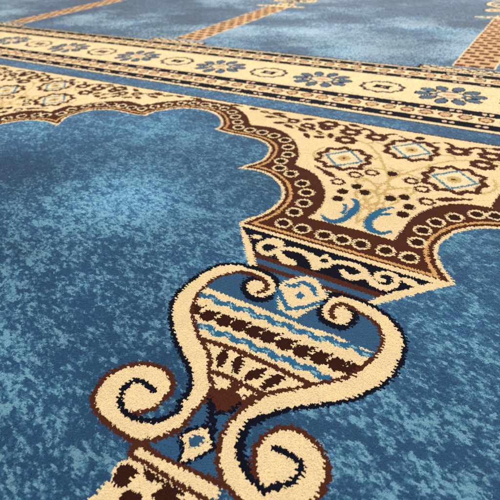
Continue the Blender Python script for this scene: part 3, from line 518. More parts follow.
S|.021/0|5|12|500|-.306,.883 -.2923,.8753 -.2784,.8717 -.2644,.8769 -.2505,.882 -.2367,.8785 -.2233,.871 -.2104,.8695 -.198,.8752 -.1861,.881 -.1744,.8808 -.163,.876 -.152,.8728 -.1415,.8751 -.1316,.8812 -.1224,.8865 -.1139,.888 -.1067,.8861 -.101,.8829 -.0962,.8798 -.0918,.877 -.0875,.8748 -.0826,.8736 -.0767,.8741 -.0694,.8772 -.0604,.8821 -.0502,.8852 -.0391,.8828 -.0274,.8769 -.0155,.8744 -.0038,.8786 .0075,.885 .0179,.8872 .0276,.8843 .0369,.8791 .0459,.8755 .0546,.8756 .0633,.8792 .0718,.8839 .0805,.8869 .0892,.8864 .098,.883 .1068,.8794 .1156,.8787 .1244,.882 .1332,.888 .1419,.8937 .1506,.8962 .1593,.8947 .168,.8909 .1768,.8882 .1856,.889 .1944,.8933 .2031,.899 .2116,.9027 .22,.9027 .2282,.8993 .2361,.8946 .2438,.891 .2513,.8899 .2586,.8913 .2659,.894 .2732,.8964 .2805,.8968 .2879,.8945
E|.011,.0045,0|11|12|500|-.2367,.8765
E|.011,.0045,0|11|12|500|-.1744,.8788
E|.011,.0045,0|11|12|500|-.1224,.8845
E|.011,.0045,0|11|12|500|-.0919,.875
E|.011,.0045,0|11|12|500|-.0604,.8801
E|.011,.0045,0|11|12|500|-.0038,.8766
E|.011,.0045,0|11|12|500|.0459,.8735
E|.011,.0045,0|11|12|500|.0892,.8844
E|.011,.0045,0|11|12|500|.1332,.886
E|.011,.0045,0|11|12|500|.1768,.8862
E|.011,.0045,0|11|12|500|.22,.9007
E|.011,.0045,0|11|12|500|.2586,.8893
S|.021/0|5|12|500|-.2454,.7665 -.2408,.7652 -.2363,.763 -.2319,.7604 -.2275,.7578 -.223,.7555 -.2182,.754 -.213,.7537 -.2073,.7551 -.2012,.758 -.1949,.7616 -.1883,.7647 -.1814,.7659 -.1742,.7645 -.1666,.761 -.1586,.757 -.1503,.7551 -.1413,.757 -.1317,.7626 -.1215,.7683 -.1111,.7695 -.1006,.7657 -.0902,.7611 -.0801,.7605 -.0706,.7642 -.0616,.7694 -.0528,.7725 -.0443,.7718 -.0359,.7678 -.0277,.7629 -.0196,.7597 -.0115,.7599 -.0034,.7632 .0045,.7676 .012,.7707 .0193,.7712 .0266,.769 .0341,.7652 .0419,.7616 .0503,.7602 .0594,.7628 .0696,.7685 .0809,.7727 .0929,.7703 .1052,.7639 .1174,.7613 .1291,.7656 .1398,.7714 .1493,.7735 .1574,.7716 .1645,.7679 .1707,.7644 .1764,.762 .1818,.761 .1872,.7616 .1926,.7636 .1985,.7666
E|.011,.0045,0|11|12|500|-.223,.7535
E|.011,.0045,0|11|12|500|-.1949,.7596
E|.011,.0045,0|11|12|500|-.1586,.755
E|.011,.0045,0|11|12|500|-.1111,.7675
E|.011,.0045,0|11|12|500|-.0616,.7674
E|.011,.0045,0|11|12|500|-.0196,.7577
E|.011,.0045,0|11|12|500|.0193,.7692
E|.011,.0045,0|11|12|500|.0594,.7608
E|.011,.0045,0|11|12|500|.1174,.7593
E|.011,.0045,0|11|12|500|.1645,.7659
S|.011/0|14|12|500|-.3237,.8039 -.2664,.8011 -.2097,.8017 -.1546,.8073 -.1036,.8113 -.052,.8117 -.0054,.8124 .0499,.8122 .1032,.8119 .1539,.8133 .206,.8144 .2506,.816
P|0|14|12|500|-.3497,.8019 -.3457,.8239 -.3297,.8349 -.3117,.8309 -.2977,.8439 -.2947,.8389 -.3067,.8169 -.2997,.8019 -.3067,.7899 -.3257,.7829 -.3437,.7899
P|0|14|12|500|-.2924,.7991 -.2884,.8211 -.2724,.8321 -.2544,.8281 -.2404,.8411 -.2374,.8361 -.2494,.8141 -.2424,.7991 -.2494,.7871 -.2684,.7801 -.2864,.7871
P|0|14|12|500|-.2357,.7997 -.2317,.8217 -.2157,.8327 -.1977,.8287 -.1837,.8417 -.1807,.8367 -.1927,.8147 -.1857,.7997 -.1927,.7877 -.2117,.7807 -.2297,.7877
P|0|14|12|500|-.1806,.8053 -.1766,.8273 -.1606,.8383 -.1426,.8343 -.1286,.8473 -.1256,.8423 -.1376,.8203 -.1306,.8053 -.1376,.7933 -.1566,.7863 -.1746,.7933
P|0|14|12|500|-.1296,.8093 -.1256,.8313 -.1096,.8423 -.0916,.8383 -.0776,.8513 -.0746,.8463 -.0866,.8243 -.0796,.8093 -.0866,.7973 -.1056,.7903 -.1236,.7973
P|0|14|12|500|-.078,.8097 -.074,.8317 -.058,.8427 -.04,.8387 -.026,.8517 -.023,.8467 -.035,.8247 -.028,.8097 -.035,.7977 -.054,.7907 -.072,.7977
P|0|14|12|500|-.0314,.8104 -.0274,.8324 -.0114,.8434 .0066,.8394 .0206,.8524 .0236,.8474 .0116,.8254 .0186,.8104 .0116,.7984 -.0074,.7914 -.0254,.7984
P|0|14|12|500|.0239,.8102 .0279,.8322 .0439,.8432 .0619,.8392 .0759,.8522 .0789,.8472 .0669,.8252 .0739,.8102 .0669,.7982 .0479,.7912 .0299,.7982
P|0|14|12|500|.0772,.8099 .0812,.8319 .0972,.8429 .1152,.8389 .1292,.8519 .1322,.8469 .1202,.8249 .1272,.8099 .1202,.7979 .1012,.7909 .0832,.7979
P|0|14|12|500|.1279,.8113 .1319,.8333 .1479,.8443 .1659,.8403 .1799,.8533 .1829,.8483 .1709,.8263 .1779,.8113 .1709,.7993 .1519,.7923 .1339,.7993
P|0|14|12|500|.18,.8124 .184,.8344 .2,.8454 .218,.8414 .232,.8544 .235,.8494 .223,.8274 .23,.8124 .223,.8004 .204,.7934 .186,.8004
P|0|14|12|500|.2246,.814 .2286,.836 .2446,.847 .2626,.843 .2766,.856 .2796,.851 .2676,.829 .2746,.814 .2676,.802 .2486,.795 .2306,.802
S|.016/1|1|12|500|-.1915,.7133 -.1125,.7261 -.0486,.7316 .048,.7305 .0851,.7297 .1745,.7258
S|.016/1|1|12|500|-.0966,.6304 -.0416,.6403 .0087,.6402 .0519,.6392 .0878,.6383
S|.012,.033,.014/1|14|12|500|-.0873,.7165 -.0805,.6912 -.07,.6608
S|.012,.033,.014/1|14|12|500|-.0394,.7222 -.0325,.6956 -.0221,.6642
S|.012,.033,.014/1|14|12|500|.0449,.7112 .0298,.6894 .0148,.6603
S|.012,.033,.014/1|14|12|500|.0974,.712 .0803,.6913 .0682,.6572
S|.01/1|1|12|500|-.1362,.681 -.1154,.6759
S|.01/1|1|12|500|-.0982,.6373 -.0926,.6482
S|.01/1|1|12|500|-.0499,.5964 -.0717,.6138
S|.01/1|1|12|500|.0197,.6035 .0351,.5983
S|.01/1|1|12|500|.0586,.6081 .0451,.6108
P|0|1|12|0|-.0441,.5746 -.0391,.5899 -.0199,.6078 .0078,.6126 .0363,.6059 .0567,.5968 .0483,.5771 .0321,.5564 .0165,.5443 -.004,.5393 -.023,.5622
S|.022/1|1|12|0|.0092,.6011 .0081,.6217
S|.022/1|1|12|0|.0002,.6245 .0013,.6037
S|.022/1|1|12|0|.06,.6157 .0582,.5943
P|0|2|11|0|-.042,.5584 -.0378,.5746 -.003,.5465 .0025,.5299 .0098,.5022 .003,.4953 -.0137,.5272
S|.012/1|2|11|0|.0009,.5322 .0294,.5516 .0429,.5857
S|.012/1|2|11|0|.0003,.5287 .0183,.507 .0326,.4905
S|.029/0|2|13|0|-.2431,1.0677 -.2569,1.0628 -.2711,1.0582 -.2845,1.0531 -.296,1.0472 -.3052,1.0403 -.3126,1.0328 -.3189,1.0245 -.3248,1.0152 -.3302,1.0049 -.335,.9936 -.3391,.9815 -.3426,.9688 -.3455,.9552 -.3479,.9407 -.3497,.926 -.3511,.9118 -.3522,.8982 -.3529,.8847 -.353,.8717 -.3525,.8592 -.3515,.8475 -.3499,.8365 -.3475,.8257 -.3438,.8144 -.3386,.8024 -.3322,.7899 -.325,.7777 -.3173,.7661 -.3091,.7555 -.3002,.7454 -.291,.7358 -.2816,.7264 -.272,.7172 -.262,.7082 -.2522,.6997 -.2428,.6918 -.2343,.6847 -.2264,.6782 -.2183,.672 -.2096,.6659 -.1997,.6599 -.1891,.6541 -.1784,.6483 -.1683,.6424 -.1588,.6363 -.1496,.6302 -.1408,.6241 -.1327,.618 -.1253,.6121 -.1184,.6063 -.1122,.6004 -.1066,.5942 -.1017,.5875 -.0974,.5805 -.0938,.5734 -.0907,.5663 -.0881,.5594 -.086,.5526 -.0846,.5456 -.084,.5382 -.0845,.5301 -.086,.5216 -.0879,.5129 -.0896,.5043
S|.03/0|1|13|0|-.0477,.5621 -.048,.555 -.0483,.548 -.0487,.5409 -.0492,.5338 -.0501,.527 -.0512,.5204 -.0521,.5133 -.0527,.5052 -.0521,.4955 -.0508,.4846 -.05,.4735 -.051,.4631 -.0544,.4535 -.0594,.4443 -.0652,.4356 -.0711,.4272 -.0771,.4191 -.0835,.4113 -.0899,.4041 -.0958,.3981 -.1007,.3933 -.1049,.3896 -.1093,.3866 -.1147,.3844 -.121,.383 -.1278,.3824 -.1355,.3823 -.1446,.3824 -.1555,.3827 -.1679,.3834 -.1809,.3843 -.1935,.3855 -.2057,.3867 -.218,.3881 -.2299,.3899 -.241,.3923 -.2515,.3954 -.2614,.3992 -.2705,.4034 -.2784,.4081 -.285,.4132 -.2904,.4186 -.295,.4247 -.299,.4315 -.3025,.4394 -.3054,.4481 -.3075,.4572 -.3088,.4661 -.3093,.4746 -.3091,.4831 -.3079,.4916 -.3057,.5001 -.3024,.5088 -.2981,.5177 -.2928,.5263 -.2866,.5343 -.2795,.5419 -.2714,.5491 -.2624,.5557 -.2526,.5611 -.2414,.5655 -.229,.5691 -.2165,.5715 -.2052,.5725 -.1952,.5718 -.1859,.5696 -.1774,.5664 -.1695,.5628 -.1623,.5587 -.1557,.5538 -.1499,.5485 -.145,.5431 -.1412,.5376 -.1384,.5318 -.1363,.5259 -.1347,.5202 -.1336,.5148 -.133,.5096 -.133,.5043 -.1333,.4984 -.1339,.4916 -.1349,.4842 -.1364,.4768 -.1387,.4699 -.142,.4637 -.1462,.4578 -.1507,.4523 -.1551,.4474 -.1593,.4432 -.1635,.4397 -.1677,.4364 -.1719,.433
S|.026/0|1|13|0|-.0477,.5621 -.0481,.5689 -.0483,.5759 -.049,.5826 -.0508,.5887 -.0541,.5939 -.0585,.5984 -.0636,.6028 -.069,.6077 -.075,.6132 -.0817,.619 -.0883,.6251 -.0942,.6317 -.0987,.6389 -.1024,.6468 -.1061,.6546 -.1108,.6621 -.1166,.6691 -.1229,.6758 -.1301,.6823 -.138,.6884 -.1474,.6941 -.158,.6993 -.1686,.7044 -.178,.7096 -.1855,.7148 -.1918,.7199 -.1979,.7252 -.2047,.7311 -.2125,.7378 -.2207,.745 -.2291,.7526 -.2375,.7602 -.246,.7677 -.2548,.7751 -.2632,.783 -.2706,.7915 -.2769,.8009 -.2823,.8111 -.2871,.8216 -.2914,.8321 -.2952,.8428 -.2984,.8537 -.3011,.8645 -.3031,.8747 -.3043,.8841 -.3048,.8929 -.3049,.9015 -.3049,.9105 -.3051,.92 -.3054,.9297 -.3051,.9394 -.3038,.9491 -.3016,.9585 -.2986,.9678 -.2946,.9773 -.289,.9871 -.2813,.9983 -.2717,1.0104 -.2616,1.0216 -.2521,1.0302 -.2433,1.0353 -.2347,1.0379 -.2263,1.0392 -.2181,1.0403 -.2102,1.0412 -.2025,1.0415 -.1949,1.0415 -.1872,1.0416
S|.032/0|2|13|0|-.2128,1.0712 -.2001,1.0703 -.1873,1.0696 -.1748,1.0686 -.1628,1.0669 -.1515,1.0646 -.1406,1.0619 -.1303,1.0583 -.1206,1.0534 -.1113,1.0467 -.1024,1.0386 -.0945,1.0299 -.0883,1.0216 -.0838,1.0137 -.0807,1.0059 -.079,.9982 -.0787,.9906 -.0802,.983 -.0832,.9754 -.0873,.9682 -.0918,.9618 -.0965,.9561 -.1018,.951 -.1078,.9468 -.1146,.9441 -.1225,.9428 -.1315,.9426 -.1407,.9439 -.1495,.9468 -.1583,.9519 -.1672,.9589 -.1752,.9667 -.1814,.9742 -.1855,.9813 -.188,.9886 -.189,.9956 -.1888,1.002 -.1872,1.0077 -.1841,1.013 -.18,1.0175 -.1751,1.0212 -.1692,1.0236 -.1623,1.025 -.1549,1.0259 -.1477,1.0271
P|0|0|13|0|-.2431,1.0677 -.2568,1.0629 -.2709,1.0582 -.2844,1.0531 -.296,1.0472 -.3052,1.0403 -.3126,1.0328 -.3189,1.0245 -.3248,1.0152 -.3302,1.0048 -.335,.9935 -.3391,.9815 -.3426,.9688 -.3456,.9551 -.3479,.9406 -.3497,.926 -.3511,.9118 -.3522,.8982 -.3528,.8848 -.353,.8717 -.3525,.8592 -.3514,.8476 -.3499,.8366 -.3475,.8257 -.3438,.8144 -.3386,.8023 -.3322,.7898 -.325,.7776 -.3173,.7661 -.3091,.7554 -.3002,.7454 -.291,.7358 -.2816,.7264 -.272,.7172 -.262,.7082 -.2522,.6997 -.2428,.6918 -.2343,.6847 -.2264,.6782 -.2184,.6721 -.2096,.6659 -.1997,.6599 -.1891,.6541 -.1784,.6483 -.1683,.6424 -.1588,.6363 -.1496,.6302 -.1408,.6241 -.1327,.618 -.1253,.6121 -.1184,.6064 -.1122,.6005 -.1066,.5942 -.1017,.5875 -.0974,.5805 -.0938,.5734 -.0907,.5663 -.0881,.5595 -.086,.5527 -.0846,.5457 -.084,.5382 -.0845,.5301 -.0861,.5216 -.0879,.5128 -.0896,.5043 -.0925,.4762 -.1051,.453 -.129,.4362 -.1607,.428 -.1719,.433 -.1677,.4364 -.1635,.4397 -.1593,.4432 -.1551,.4474 -.1507,.4523 -.1462,.4578 -.142,.4637 -.1387,.4699 -.1364,.4767 -.1349,.4842 -.1339,.4916 -.1333,.4984 -.1329,.5043 -.133,.5097 -.1336,.5148 -.1347,.5202 -.1364,.5259 -.1385,.5318 -.1413,.5376 -.145,.5431 -.1499,.5485 -.1557,.5538 -.1623,.5587 -.1695,.5628 -.1773,.5665 -.1859,.5696 -.1952,.5718 -.2052,.5725 -.2166,.5715 -.229,.5691 -.2413,.5656 -.2526,.5611 -.2624,.5557 -.2714,.5491 -.2794,.5419 -.2866,.5343 -.2928,.5262 -.2981,.5176 -.3024,.5088 -.3057,.5001 -.3079,.4916 -.3091,.4832 -.3093,.4747 -.3088,.4661 -.3075,.4572 -.3054,.4481 -.3025,.4393 -.299,.4315 -.295,.4247 -.2905,.4186 -.285,.4131 -.2784,.4081 -.2704,.4034 -.2614,.3991 -.2515,.3954 -.241,.3923 -.2299,.3899 -.2179,.3881 -.2057,.3867 -.1935,.3855 -.1809,.3843 -.1679,.3834 -.1555,.3827 -.1446,.3824 -.1356,.3822 -.1278,.3823 -.121,.3829 -.1147,.3844 -.1094,.3866 -.1049,.3896 -.1007,.3934 -.0958,.3981 -.0899,.4042 -.0835,.4113 -.0771,.4191 -.0711,.4272 -.0653,.4355 -.0594,.4443 -.0544,.4535 -.051,.4631 -.05,.4734 -.0508,.4845 -.0521,.4954 -.0527,.5052 -.0521,.5134 -.0511,.5205 -.05,.5271 -.0492,.5338 -.0486,.5409 -.0483,.5479 -.048,.555 -.0477,.5621 -.0508,.5887 -.0552,.5933 -.0595,.5979 -.064,.6026 -.069,.6077 -.075,.6132 -.0817,.619 -.0883,.6251 -.0942,.6317 -.0987,.6389 -.1024,.6467 -.1061,.6546 -.1108,.6621 -.1165,.6691 -.123,.6758 -.1301,.6823 -.138,.6884 -.1474,.6941 -.158,.6993 -.1686,.7044 -.178,.7096 -.1856,.7148 -.1919,.7199 -.198,.7252 -.2047,.7311 -.2124,.7377 -.2207,.745 -.2291,.7526 -.2375,.7602 -.2461,.7677 -.2548,.7752 -.2632,.783 -.2706,.7915 -.2769,.8009 -.2824,.8111 -.2871,.8216 -.2914,.8321 -.2952,.8428 -.2984,.8537 -.3011,.8645 -.3031,.8747 -.3043,.8841 -.3048,.8929 -.3049,.9015 -.3049,.9105 -.3051,.92 -.3054,.9296 -.3051,.9394 -.3038,.9491 -.3016,.9585 -.2986,.9678 -.2946,.9772 -.289,.9871 -.2813,.9983 -.2718,1.0103 -.2617,1.0216 -.2521,1.0302 -.2433,1.0353 -.2347,1.0379 -.2263,1.0392 -.2181,1.0403 -.2102,1.0413 -.2025,1.0415 -.1949,1.0415 -.1872,1.0416
P|0|4|14|0|-.1655,.4333 -.1545,.4467 -.1377,.4688 -.1323,.4972 -.1338,.519 -.1135,.5182 -.0896,.5043 -.0925,.4762 -.1051,.453 -.13,.4373
S|.014/0|1|13|0|-.1328,.5178 -.1329,.4979 -.1383,.4695 -.1545,.4467 -.1763,.4305
S|.0155/0|2|13|0|-.0896,.5043 -.0872,.5044 -.0845,.5048 -.0824,.5045 -.0816,.5021 -.0826,.4968 -.0848,.4893 -.0877,.4812 -.0907,.474 -.0934,.4678 -.0963,.462 -.0996,.4566 -.1038,.4515 -.1088,.4469 -.1145,.4426 -.1209,.4387 -.1281,.4352 -.1363,.4318 -.1454,.4287 -.1548,.4261 -.164,.4244 -.173,.4236 -.182,.4236 -.1908,.4243 -.1989,.426 -.2063,.4287 -.2133,.4324 -.2196,.4367 -.2254,.4413 -.2307,.4462 -.2354,.4516 -.2394,.4573 -.2427,.4631 -.2453,.4689 -.2474,.4748 -.2484,.4809 -.248,.4873 -.2461,.4946 -.2429,.5027 -.2385,.5099 -.2328,.515 -.2253,.5171 -.216,.5172 -.2065,.5162 -.198,.5152 -.191,.5142 -.1847,.5128 -.1787,.5111 -.1726,.5096
P|0|0|13|0|-.2494,1.0517 -.2399,1.0567 -.2246,1.0611 -.2085,1.0641 -.1929,1.0656 -.1767,1.0658 -.1615,1.0645 -.1479,1.0619 -.1353,1.0579 -.1235,1.0518 -.1121,1.0428 -.1017,1.0319 -.0938,1.0215 -.089,1.0123 -.0866,1.0035 -.0864,.9947 -.0888,.9851 -.0932,.9755 -.0986,.9673 -.1045,.9608 -.1114,.9556 -.1193,.9523 -.129,.9509 -.1398,.9514 -.1502,.9541 -.1602,.96 -.1698,.9682 -.1771,.9765 -.1814,.9842 -.1834,.9918 -.1832,.9992 -.1807,1.0066 -.1759,1.0137 -.17,1.0192 -.1619,1.0219 -.1526,1.023 -.1464,1.0248 -.1444,1.029 -.1454,1.0339 -.15,1.0376 -.1597,1.0391 -.173,1.0394 -.1859,1.0393 -.1969,1.0392 -.2074,1.0388 -.2167,1.038 -.2248,1.0357 -.2317,1.0331 -.2376,1.033 -.2442,1.0376 -.2497,1.045
S|.017/0|1|13|0|-.2446,1.0311 -.2372,1.0338 -.2299,1.0367 -.2225,1.0392 -.2146,1.041 -.206,1.0418 -.1969,1.042 -.1877,1.0417 -.1791,1.0411 -.171,1.0404 -.1633,1.0394 -.1558,1.0378 -.1487,1.0354 -.1415,1.0318 -.1345,1.0274 -.1281,1.0224 -.1231,1.0171 -.1194,1.0114 -.1166,1.0053 -.1152,.9991 -.1151,.9931 -.117,.9876 -.1206,.9822 -.1249,.977 -.1289,.9717
S|.029/0|2|15|0|.0684,1.0567 .0751,1.0626 .0817,1.0689 .0886,1.0745 .0963,1.0788 .1049,1.0812 .1142,1.0823 .1241,1.0827 .1347,1.083 .1462,1.0834 .1586,1.0837 .1713,1.0834 .1837,1.0824 .196,1.0805 .2083,1.0778 .2204,1.0745 .232,1.0707 .2431,1.0664 .2538,1.0615 .2641,1.056 .274,1.0499 .2838,1.0429 .2934,1.0351 .3023,1.0269 .3102,1.0188 .3168,1.011 .3224,1.0032 .3272,.9951 .3313,.9864 .3346,.9768 .3372,.9666 .3391,.956 .3407,.9453 .342,.9343 .3428,.9231 .3433,.9118 .3433,.9007 .3429,.8897 .342,.8787 .3407,.8681 .3391,.8582 .3372,.8494 .335,.8413 .3322,.8334 .3288,.8248 .3247,.8154 .32,.8055 .3146,.7953 .3083,.7848 .3009,.7736 .2924,.7617 .2835,.7502 .2749,.74 .2667,.7316 .2585,.7243 .2502,.7176 .2418,.7105 .2333,.703 .2246,.6955 .2158,.688 .2067,.6803 .197,.6724 .1869,.6644 .1769,.6564 .1673,.6485 .1582,.6409 .1494,.6335 .1409,.6261 .1331,.6183 .1258,.61 .119,.6013 .1127,.5926 .1072,.5842 .1023,.5762 .098,.5684 .0944,.5607 .0917,.5533 .0899,.5462 .0889,.5393 .0886,.5325 .089,.5256 .0901,.5185 .0918,.5114 .0941,.5043 .0969,.4975 .1001,.4908 .1038,.4843 .1079,.478 .1123,.4721 .1171,.4665 .1222,.4611 .1277,.4561 .1336,.4516 .1401,.4476 .1471,.4442 .1542,.4411 .161,.4385 .1674,.4364 .1736,.4348 .1795,.4334 .185,.4321 .1898,.4308 .1942,.4296 .1983,.4285 .2025,.4273
S|.026/0|1|15|0|.1075,1.0281 .1116,1.0333 .1154,1.0388 .1199,1.0437 .126,1.0469 .1343,1.0479 .1442,1.0473 .1549,1.0459 .1658,1.0446 .1772,1.0436 .1892,1.0426 .2011,1.041 .2122,1.0387 .2223,1.0356 .2317,1.0319 .2405,1.0274 .2486,1.0219 .256,1.015 .2628,1.0069 .2689,.9983 .2742,.99 .2787,.9822 .2824,.9746 .2853,.9666 .2876,.958 .2891,.9484 .2899,.938 .2901,.9274 .2898,.9171 .2891,.9072 .2879,.8975 .2861,.8876 .2838,.8775 .2808,.8669 .2771,.8559 .273,.8449 .2689,.8342 .2648,.8237 .2605,.8132 .2559,.8032 .2511,.7942 .246,.7866 .2405,.78 .2348,.7739 .2287,.7677 .2221,.7615 .2151,.7556 .2079,.7495 .2005,.7429 .1931,.7357 .1855,.7281 .1777,.7202 .1696,.7123 .1613,.7043 .1527,.6961 .1439,.6878 .1348,.6794 .1248,.6706 .1142,.6614 .1041,.6525 .0959,.6446 .0902,.6382 .0862,.6328 .083,.6276 .0798,.6218 .0765,.6153 .0734,.6084 .0705,.601 .0677,.593 .0647,.5839 .0617,.5739 .059,.5637 .0569,.5542 .0554,.5454 .0544,.5369 .0539,.5288 .0538,.521 .0542,.5137 .055,.5067 .0563,.4999 .058,.493 .0602,.4858 .0628,.4784 .0658,.4712 .0689,.4642 .0721,.4575 .0755,.4511 .0792,.4448 .0832,.4389 .0877,.4332 .0925,.4277 .0975,.4226 .1026,.418 .1076,.414 .1126,.4104 .1178,.4073 .1235,.4043 .1297,.4015 .1362,.3991 .1431,.3968 .1502,.3948 .1577,.393 .1655,.3915 .1734,.3901 .1813,.3887
S|.03/0|1|15|0|.1967,.4289 .1923,.4332 .1879,.4374 .1835,.4417 .1791,.4463 .1746,.4513 .1701,.4567 .1657,.4621 .1616,.4676 .1578,.473 .1541,.4783 .1508,.4838 .1481,.4897 .1458,.4959 .1439,.5024 .1427,.5092 .1424,.5162 .1432,.5237 .1448,.5317 .1472,.5395 .1503,.5469 .1541,.5538 .1586,.5604 .1636,.5664 .169,.5716 .1747,.5759 .1809,.5794 .1874,.5821 .1944,.5839 .2019,.5848 .2099,.5848 .2181,.584 .2261,.5827 .2339,.5807 .2418,.5781 .2494,.5749 .2567,.5713 .2637,.5673 .2704,.5627 .2767,.5578 .2822,.5527 .2869,.5473 .291,.5417 .2945,.5357 .2973,.5295 .2995,.523 .301,.5162 .302,.5092 .3025,.502 .3028,.4948 .3027,.4874 .3019,.4797 .3002,.4715 .2974,.4625 .2938,.4528 .2893,.4431 .2839,.434 .2774,.4258 .2698,.4181 .2617,.4106 .2539,.403
P|0|0|15|0|.0684,1.0567 .0751,1.0626 .0816,1.0688 .0885,1.0745 .0963,1.0788 .1049,1.0812 .1141,1.0823 .1241,1.0827 .1347,1.083 .1462,1.0835 .1586,1.0837 .1713,1.0835 .1837,1.0824 .196,1.0805 .2084,1.0778 .2204,1.0746 .232,1.0707 .2431,1.0664 .2538,1.0615 .264,1.0561 .274,1.0499 .2838,1.0428 .2934,1.035 .3023,1.0269 .3102,1.0188 .3167,1.011 .3224,1.0032 .3272,.9951 .3313,.9864 .3346,.9768 .3372,.9666 .3391,.956 .3407,.9453 .342,.9344 .3428,.9231 .3433,.9118 .3433,.9007 .3428,.8897 .342,.8787 .3407,.8681 .3391,.8582 .3372,.8494 .335,.8414 .3322,.8335 .3288,.8248 .3247,.8154 .32,.8055 .3146,.7953 .3083,.7848 .3008,.7736 .2924,.7617 .2835,.7502 .2749,.74 .2667,.7316 .2585,.7244 .2502,.7176 .2418,.7105 .2332,.7031 .2246,.6956 .2158,.688 .2067,.6803 .197,.6724 .1869,.6644 .1769,.6564 .1673,.6485 .1582,.6409 .1494,.6336 .1409,.6261 .1331,.6183 .1258,.61 .119,.6013 .1128,.5926 .1072,.5842 .1023,.5762 .098,.5684 .0944,.5607 .0917,.5533 .0899,.5462 .0889,.5393 .0886,.5325 .089,.5256 .0901,.5185 .0918,.5114 .0942,.5043 .0969,.4975 .1001,.4908 .1038,.4843 .1079,.478 .1123,.4721 .1171,.4665 .1222,.4611 .1277,.4561 .1336,.4516 .1401,.4477 .1472,.4442 .1543,.4411 .161,.4385 .1672,.4364 .1732,.4349 .1791,.4335 .185,.4321 .1972,.428 .1967,.4289 .1923,.4331 .1879,.4374 .1835,.4417 .1791,.4463 .1746,.4514 .1701,.4567 .1657,.4621 .1616,.4676 .1577,.473 .1541,.4783 .1508,.4839 .1481,.4897 .1458,.4959 .1439,.5024 .1427,.5091 .1424,.5162 .1432,.5237 .1449,.5316 .1473,.5395 .1503,.5469 .1541,.5538 .1586,.5604 .1636,.5665 .169,.5716 .1747,.5759 .1809,.5794 .1874,.5821 .1944,.5839 .2019,.5848 .21,.5848 .2181,.584 .2261,.5827 .234,.5807 .2418,.578 .2495,.5749 .2567,.5713 .2637,.5672 .2705,.5627 .2767,.5578 .2822,.5527 .287,.5473 .291,.5417 .2945,.5357 .2973,.5295 .2994,.523 .3009,.5162 .3019,.5092 .3025,.502 .3024,.4946 .3018,.4869 .3009,.4791 .3002,.4715 .2839,.434 .2558,.3996 .2166,.386 .1813,.3887 .1735,.3902 .1655,.3915 .1577,.393 .1502,.3948 .143,.3968 .1362,.3991 .1297,.4015 .1235,.4043 .1179,.4073 .1126,.4104 .1076,.414 .1026,.418 .0975,.4226 .0925,.4277 .0876,.4332 .0832,.4389 .0791,.4449 .0755,.4511 .0721,.4575 .0689,.4642 .0658,.4712 .0628,.4784 .0602,.4858 .058,.493 .0563,.4999 .055,.5067 .0542,.5136 .0538,.521 .0539,.5288 .0544,.5369 .0554,.5454 .0569,.5542 .059,.5637 .0618,.5738 .0648,.5839 .0677,.593 .0706,.6011 .0735,.6084 .0765,.6152 .0798,.6218 .083,.6276 .0862,.6328 .0902,.6382 .0959,.6446 .1041,.6525 .1142,.6613 .1249,.6705 .1348,.6794 .1439,.6878 .1527,.6961 .1613,.7043 .1696,.7123 .1777,.7203 .1855,.7281 .193,.7357 .2005,.7429 .2079,.7495 .2151,.7556 .2221,.7615 .2287,.7677 .2348,.7739 .2405,.78 .2459,.7866 .2511,.7942 .2559,.8031 .2604,.8131 .2648,.8236 .2689,.8342 .273,.8448 .2771,.8558 .2808,.8668 .2838,.8775 .2862,.8876 .2879,.8975 .2891,.9072 .2898,.9171 .2901,.9274 .2899,.938 .2891,.9483 .2876,.958 .2853,.9666 .2823,.9746 .2786,.9822 .2742,.99 .2689,.9983 .2629,1.0068 .2561,1.0149 .2486,1.0219 .2405,1.0274 .2317,1.0319 .2222,1.0356 .2122,1.0387 .2011,1.0411 .1892,1.0426 .1772,1.0437 .1658,1.0446 .1549,1.046 .1442,1.0473 .1344,1.0479 .126,1.0469 .1199,1.0437 .1154,1.0388 .1116,1.0333 .1075,1.0281
S|.014/0|2|15|0|.1072,.5842 .103,.5764 .0987,.5686 .0947,.5608 .0917,.5533 .0899,.5462 .0889,.5393 .0886,.5325 .089,.5256 .0901,.5185 .0918,.5114 .0941,.5043 .0969,.4975 .1001,.4908 .1038,.4843 .1079,.478 .1123,.4721 .1171,.4665 .1222,.4611 .1277,.4561 .1336,.4516 .1401,.4476 .1471,.4442 .1542,.4411 .161,.4385 .1674,.4364 .1736,.4348 .1795,.4334 .185,.4321 .1898,.4308 .1942,.4296 .1983,.4285 .2025,.4273
S|.0155/0|2|15|0|.1746,.5245 .1804,.5254 .1862,.5264 .1919,.5273 .1975,.5277 .203,.5276 .2083,.5271 .2135,.5265 .2187,.5259 .224,.5256 .2293,.5255 .2342,.525 .2385,.5236 .242,.5211 .2449,.5178 .2473,.514 .249,.5097 .2502,.5049 .2508,.4994 .2508,.4938 .2499,.4883 .248,.483 .2453,.4778 .242,.4727 .2386,.4679 .235,.4635 .231,.4594 .2269,.4555 .2231,.4515 .2196,.4473 .2162,.443 .213,.4389 .2101,.4354 .2075,.4326 .2051,.4304 .2029,.4284 .2006,.4263
S|.032/0|2|15|0|.0986,1.0651 .0935,1.0585 .0881,1.0522 .0833,1.0454 .0801,1.0376 .0787,1.028 .0786,1.0172 .0796,1.0063 .0817,.9963 .0849,.9872 .0893,.9785 .0947,.9708 .1007,.9647 .1077,.9605 .1156,.958 .1239,.9564 .1319,.9555 .1399,.9547 .1481,.9544 .1557,.9553 .1622,.9581 .1674,.9636 .1716,.9711 .1748,.9795 .177,.9873 .1782,.9946 .1783,1.002 .1774,1.0091 .1755,1.0153 .1723,1.0208 .1679,1.0257 .1629,1.0298 .1577,1.0327 .1524,1.034 .1467,1.0339 .1408,1.0333 .135,1.0329
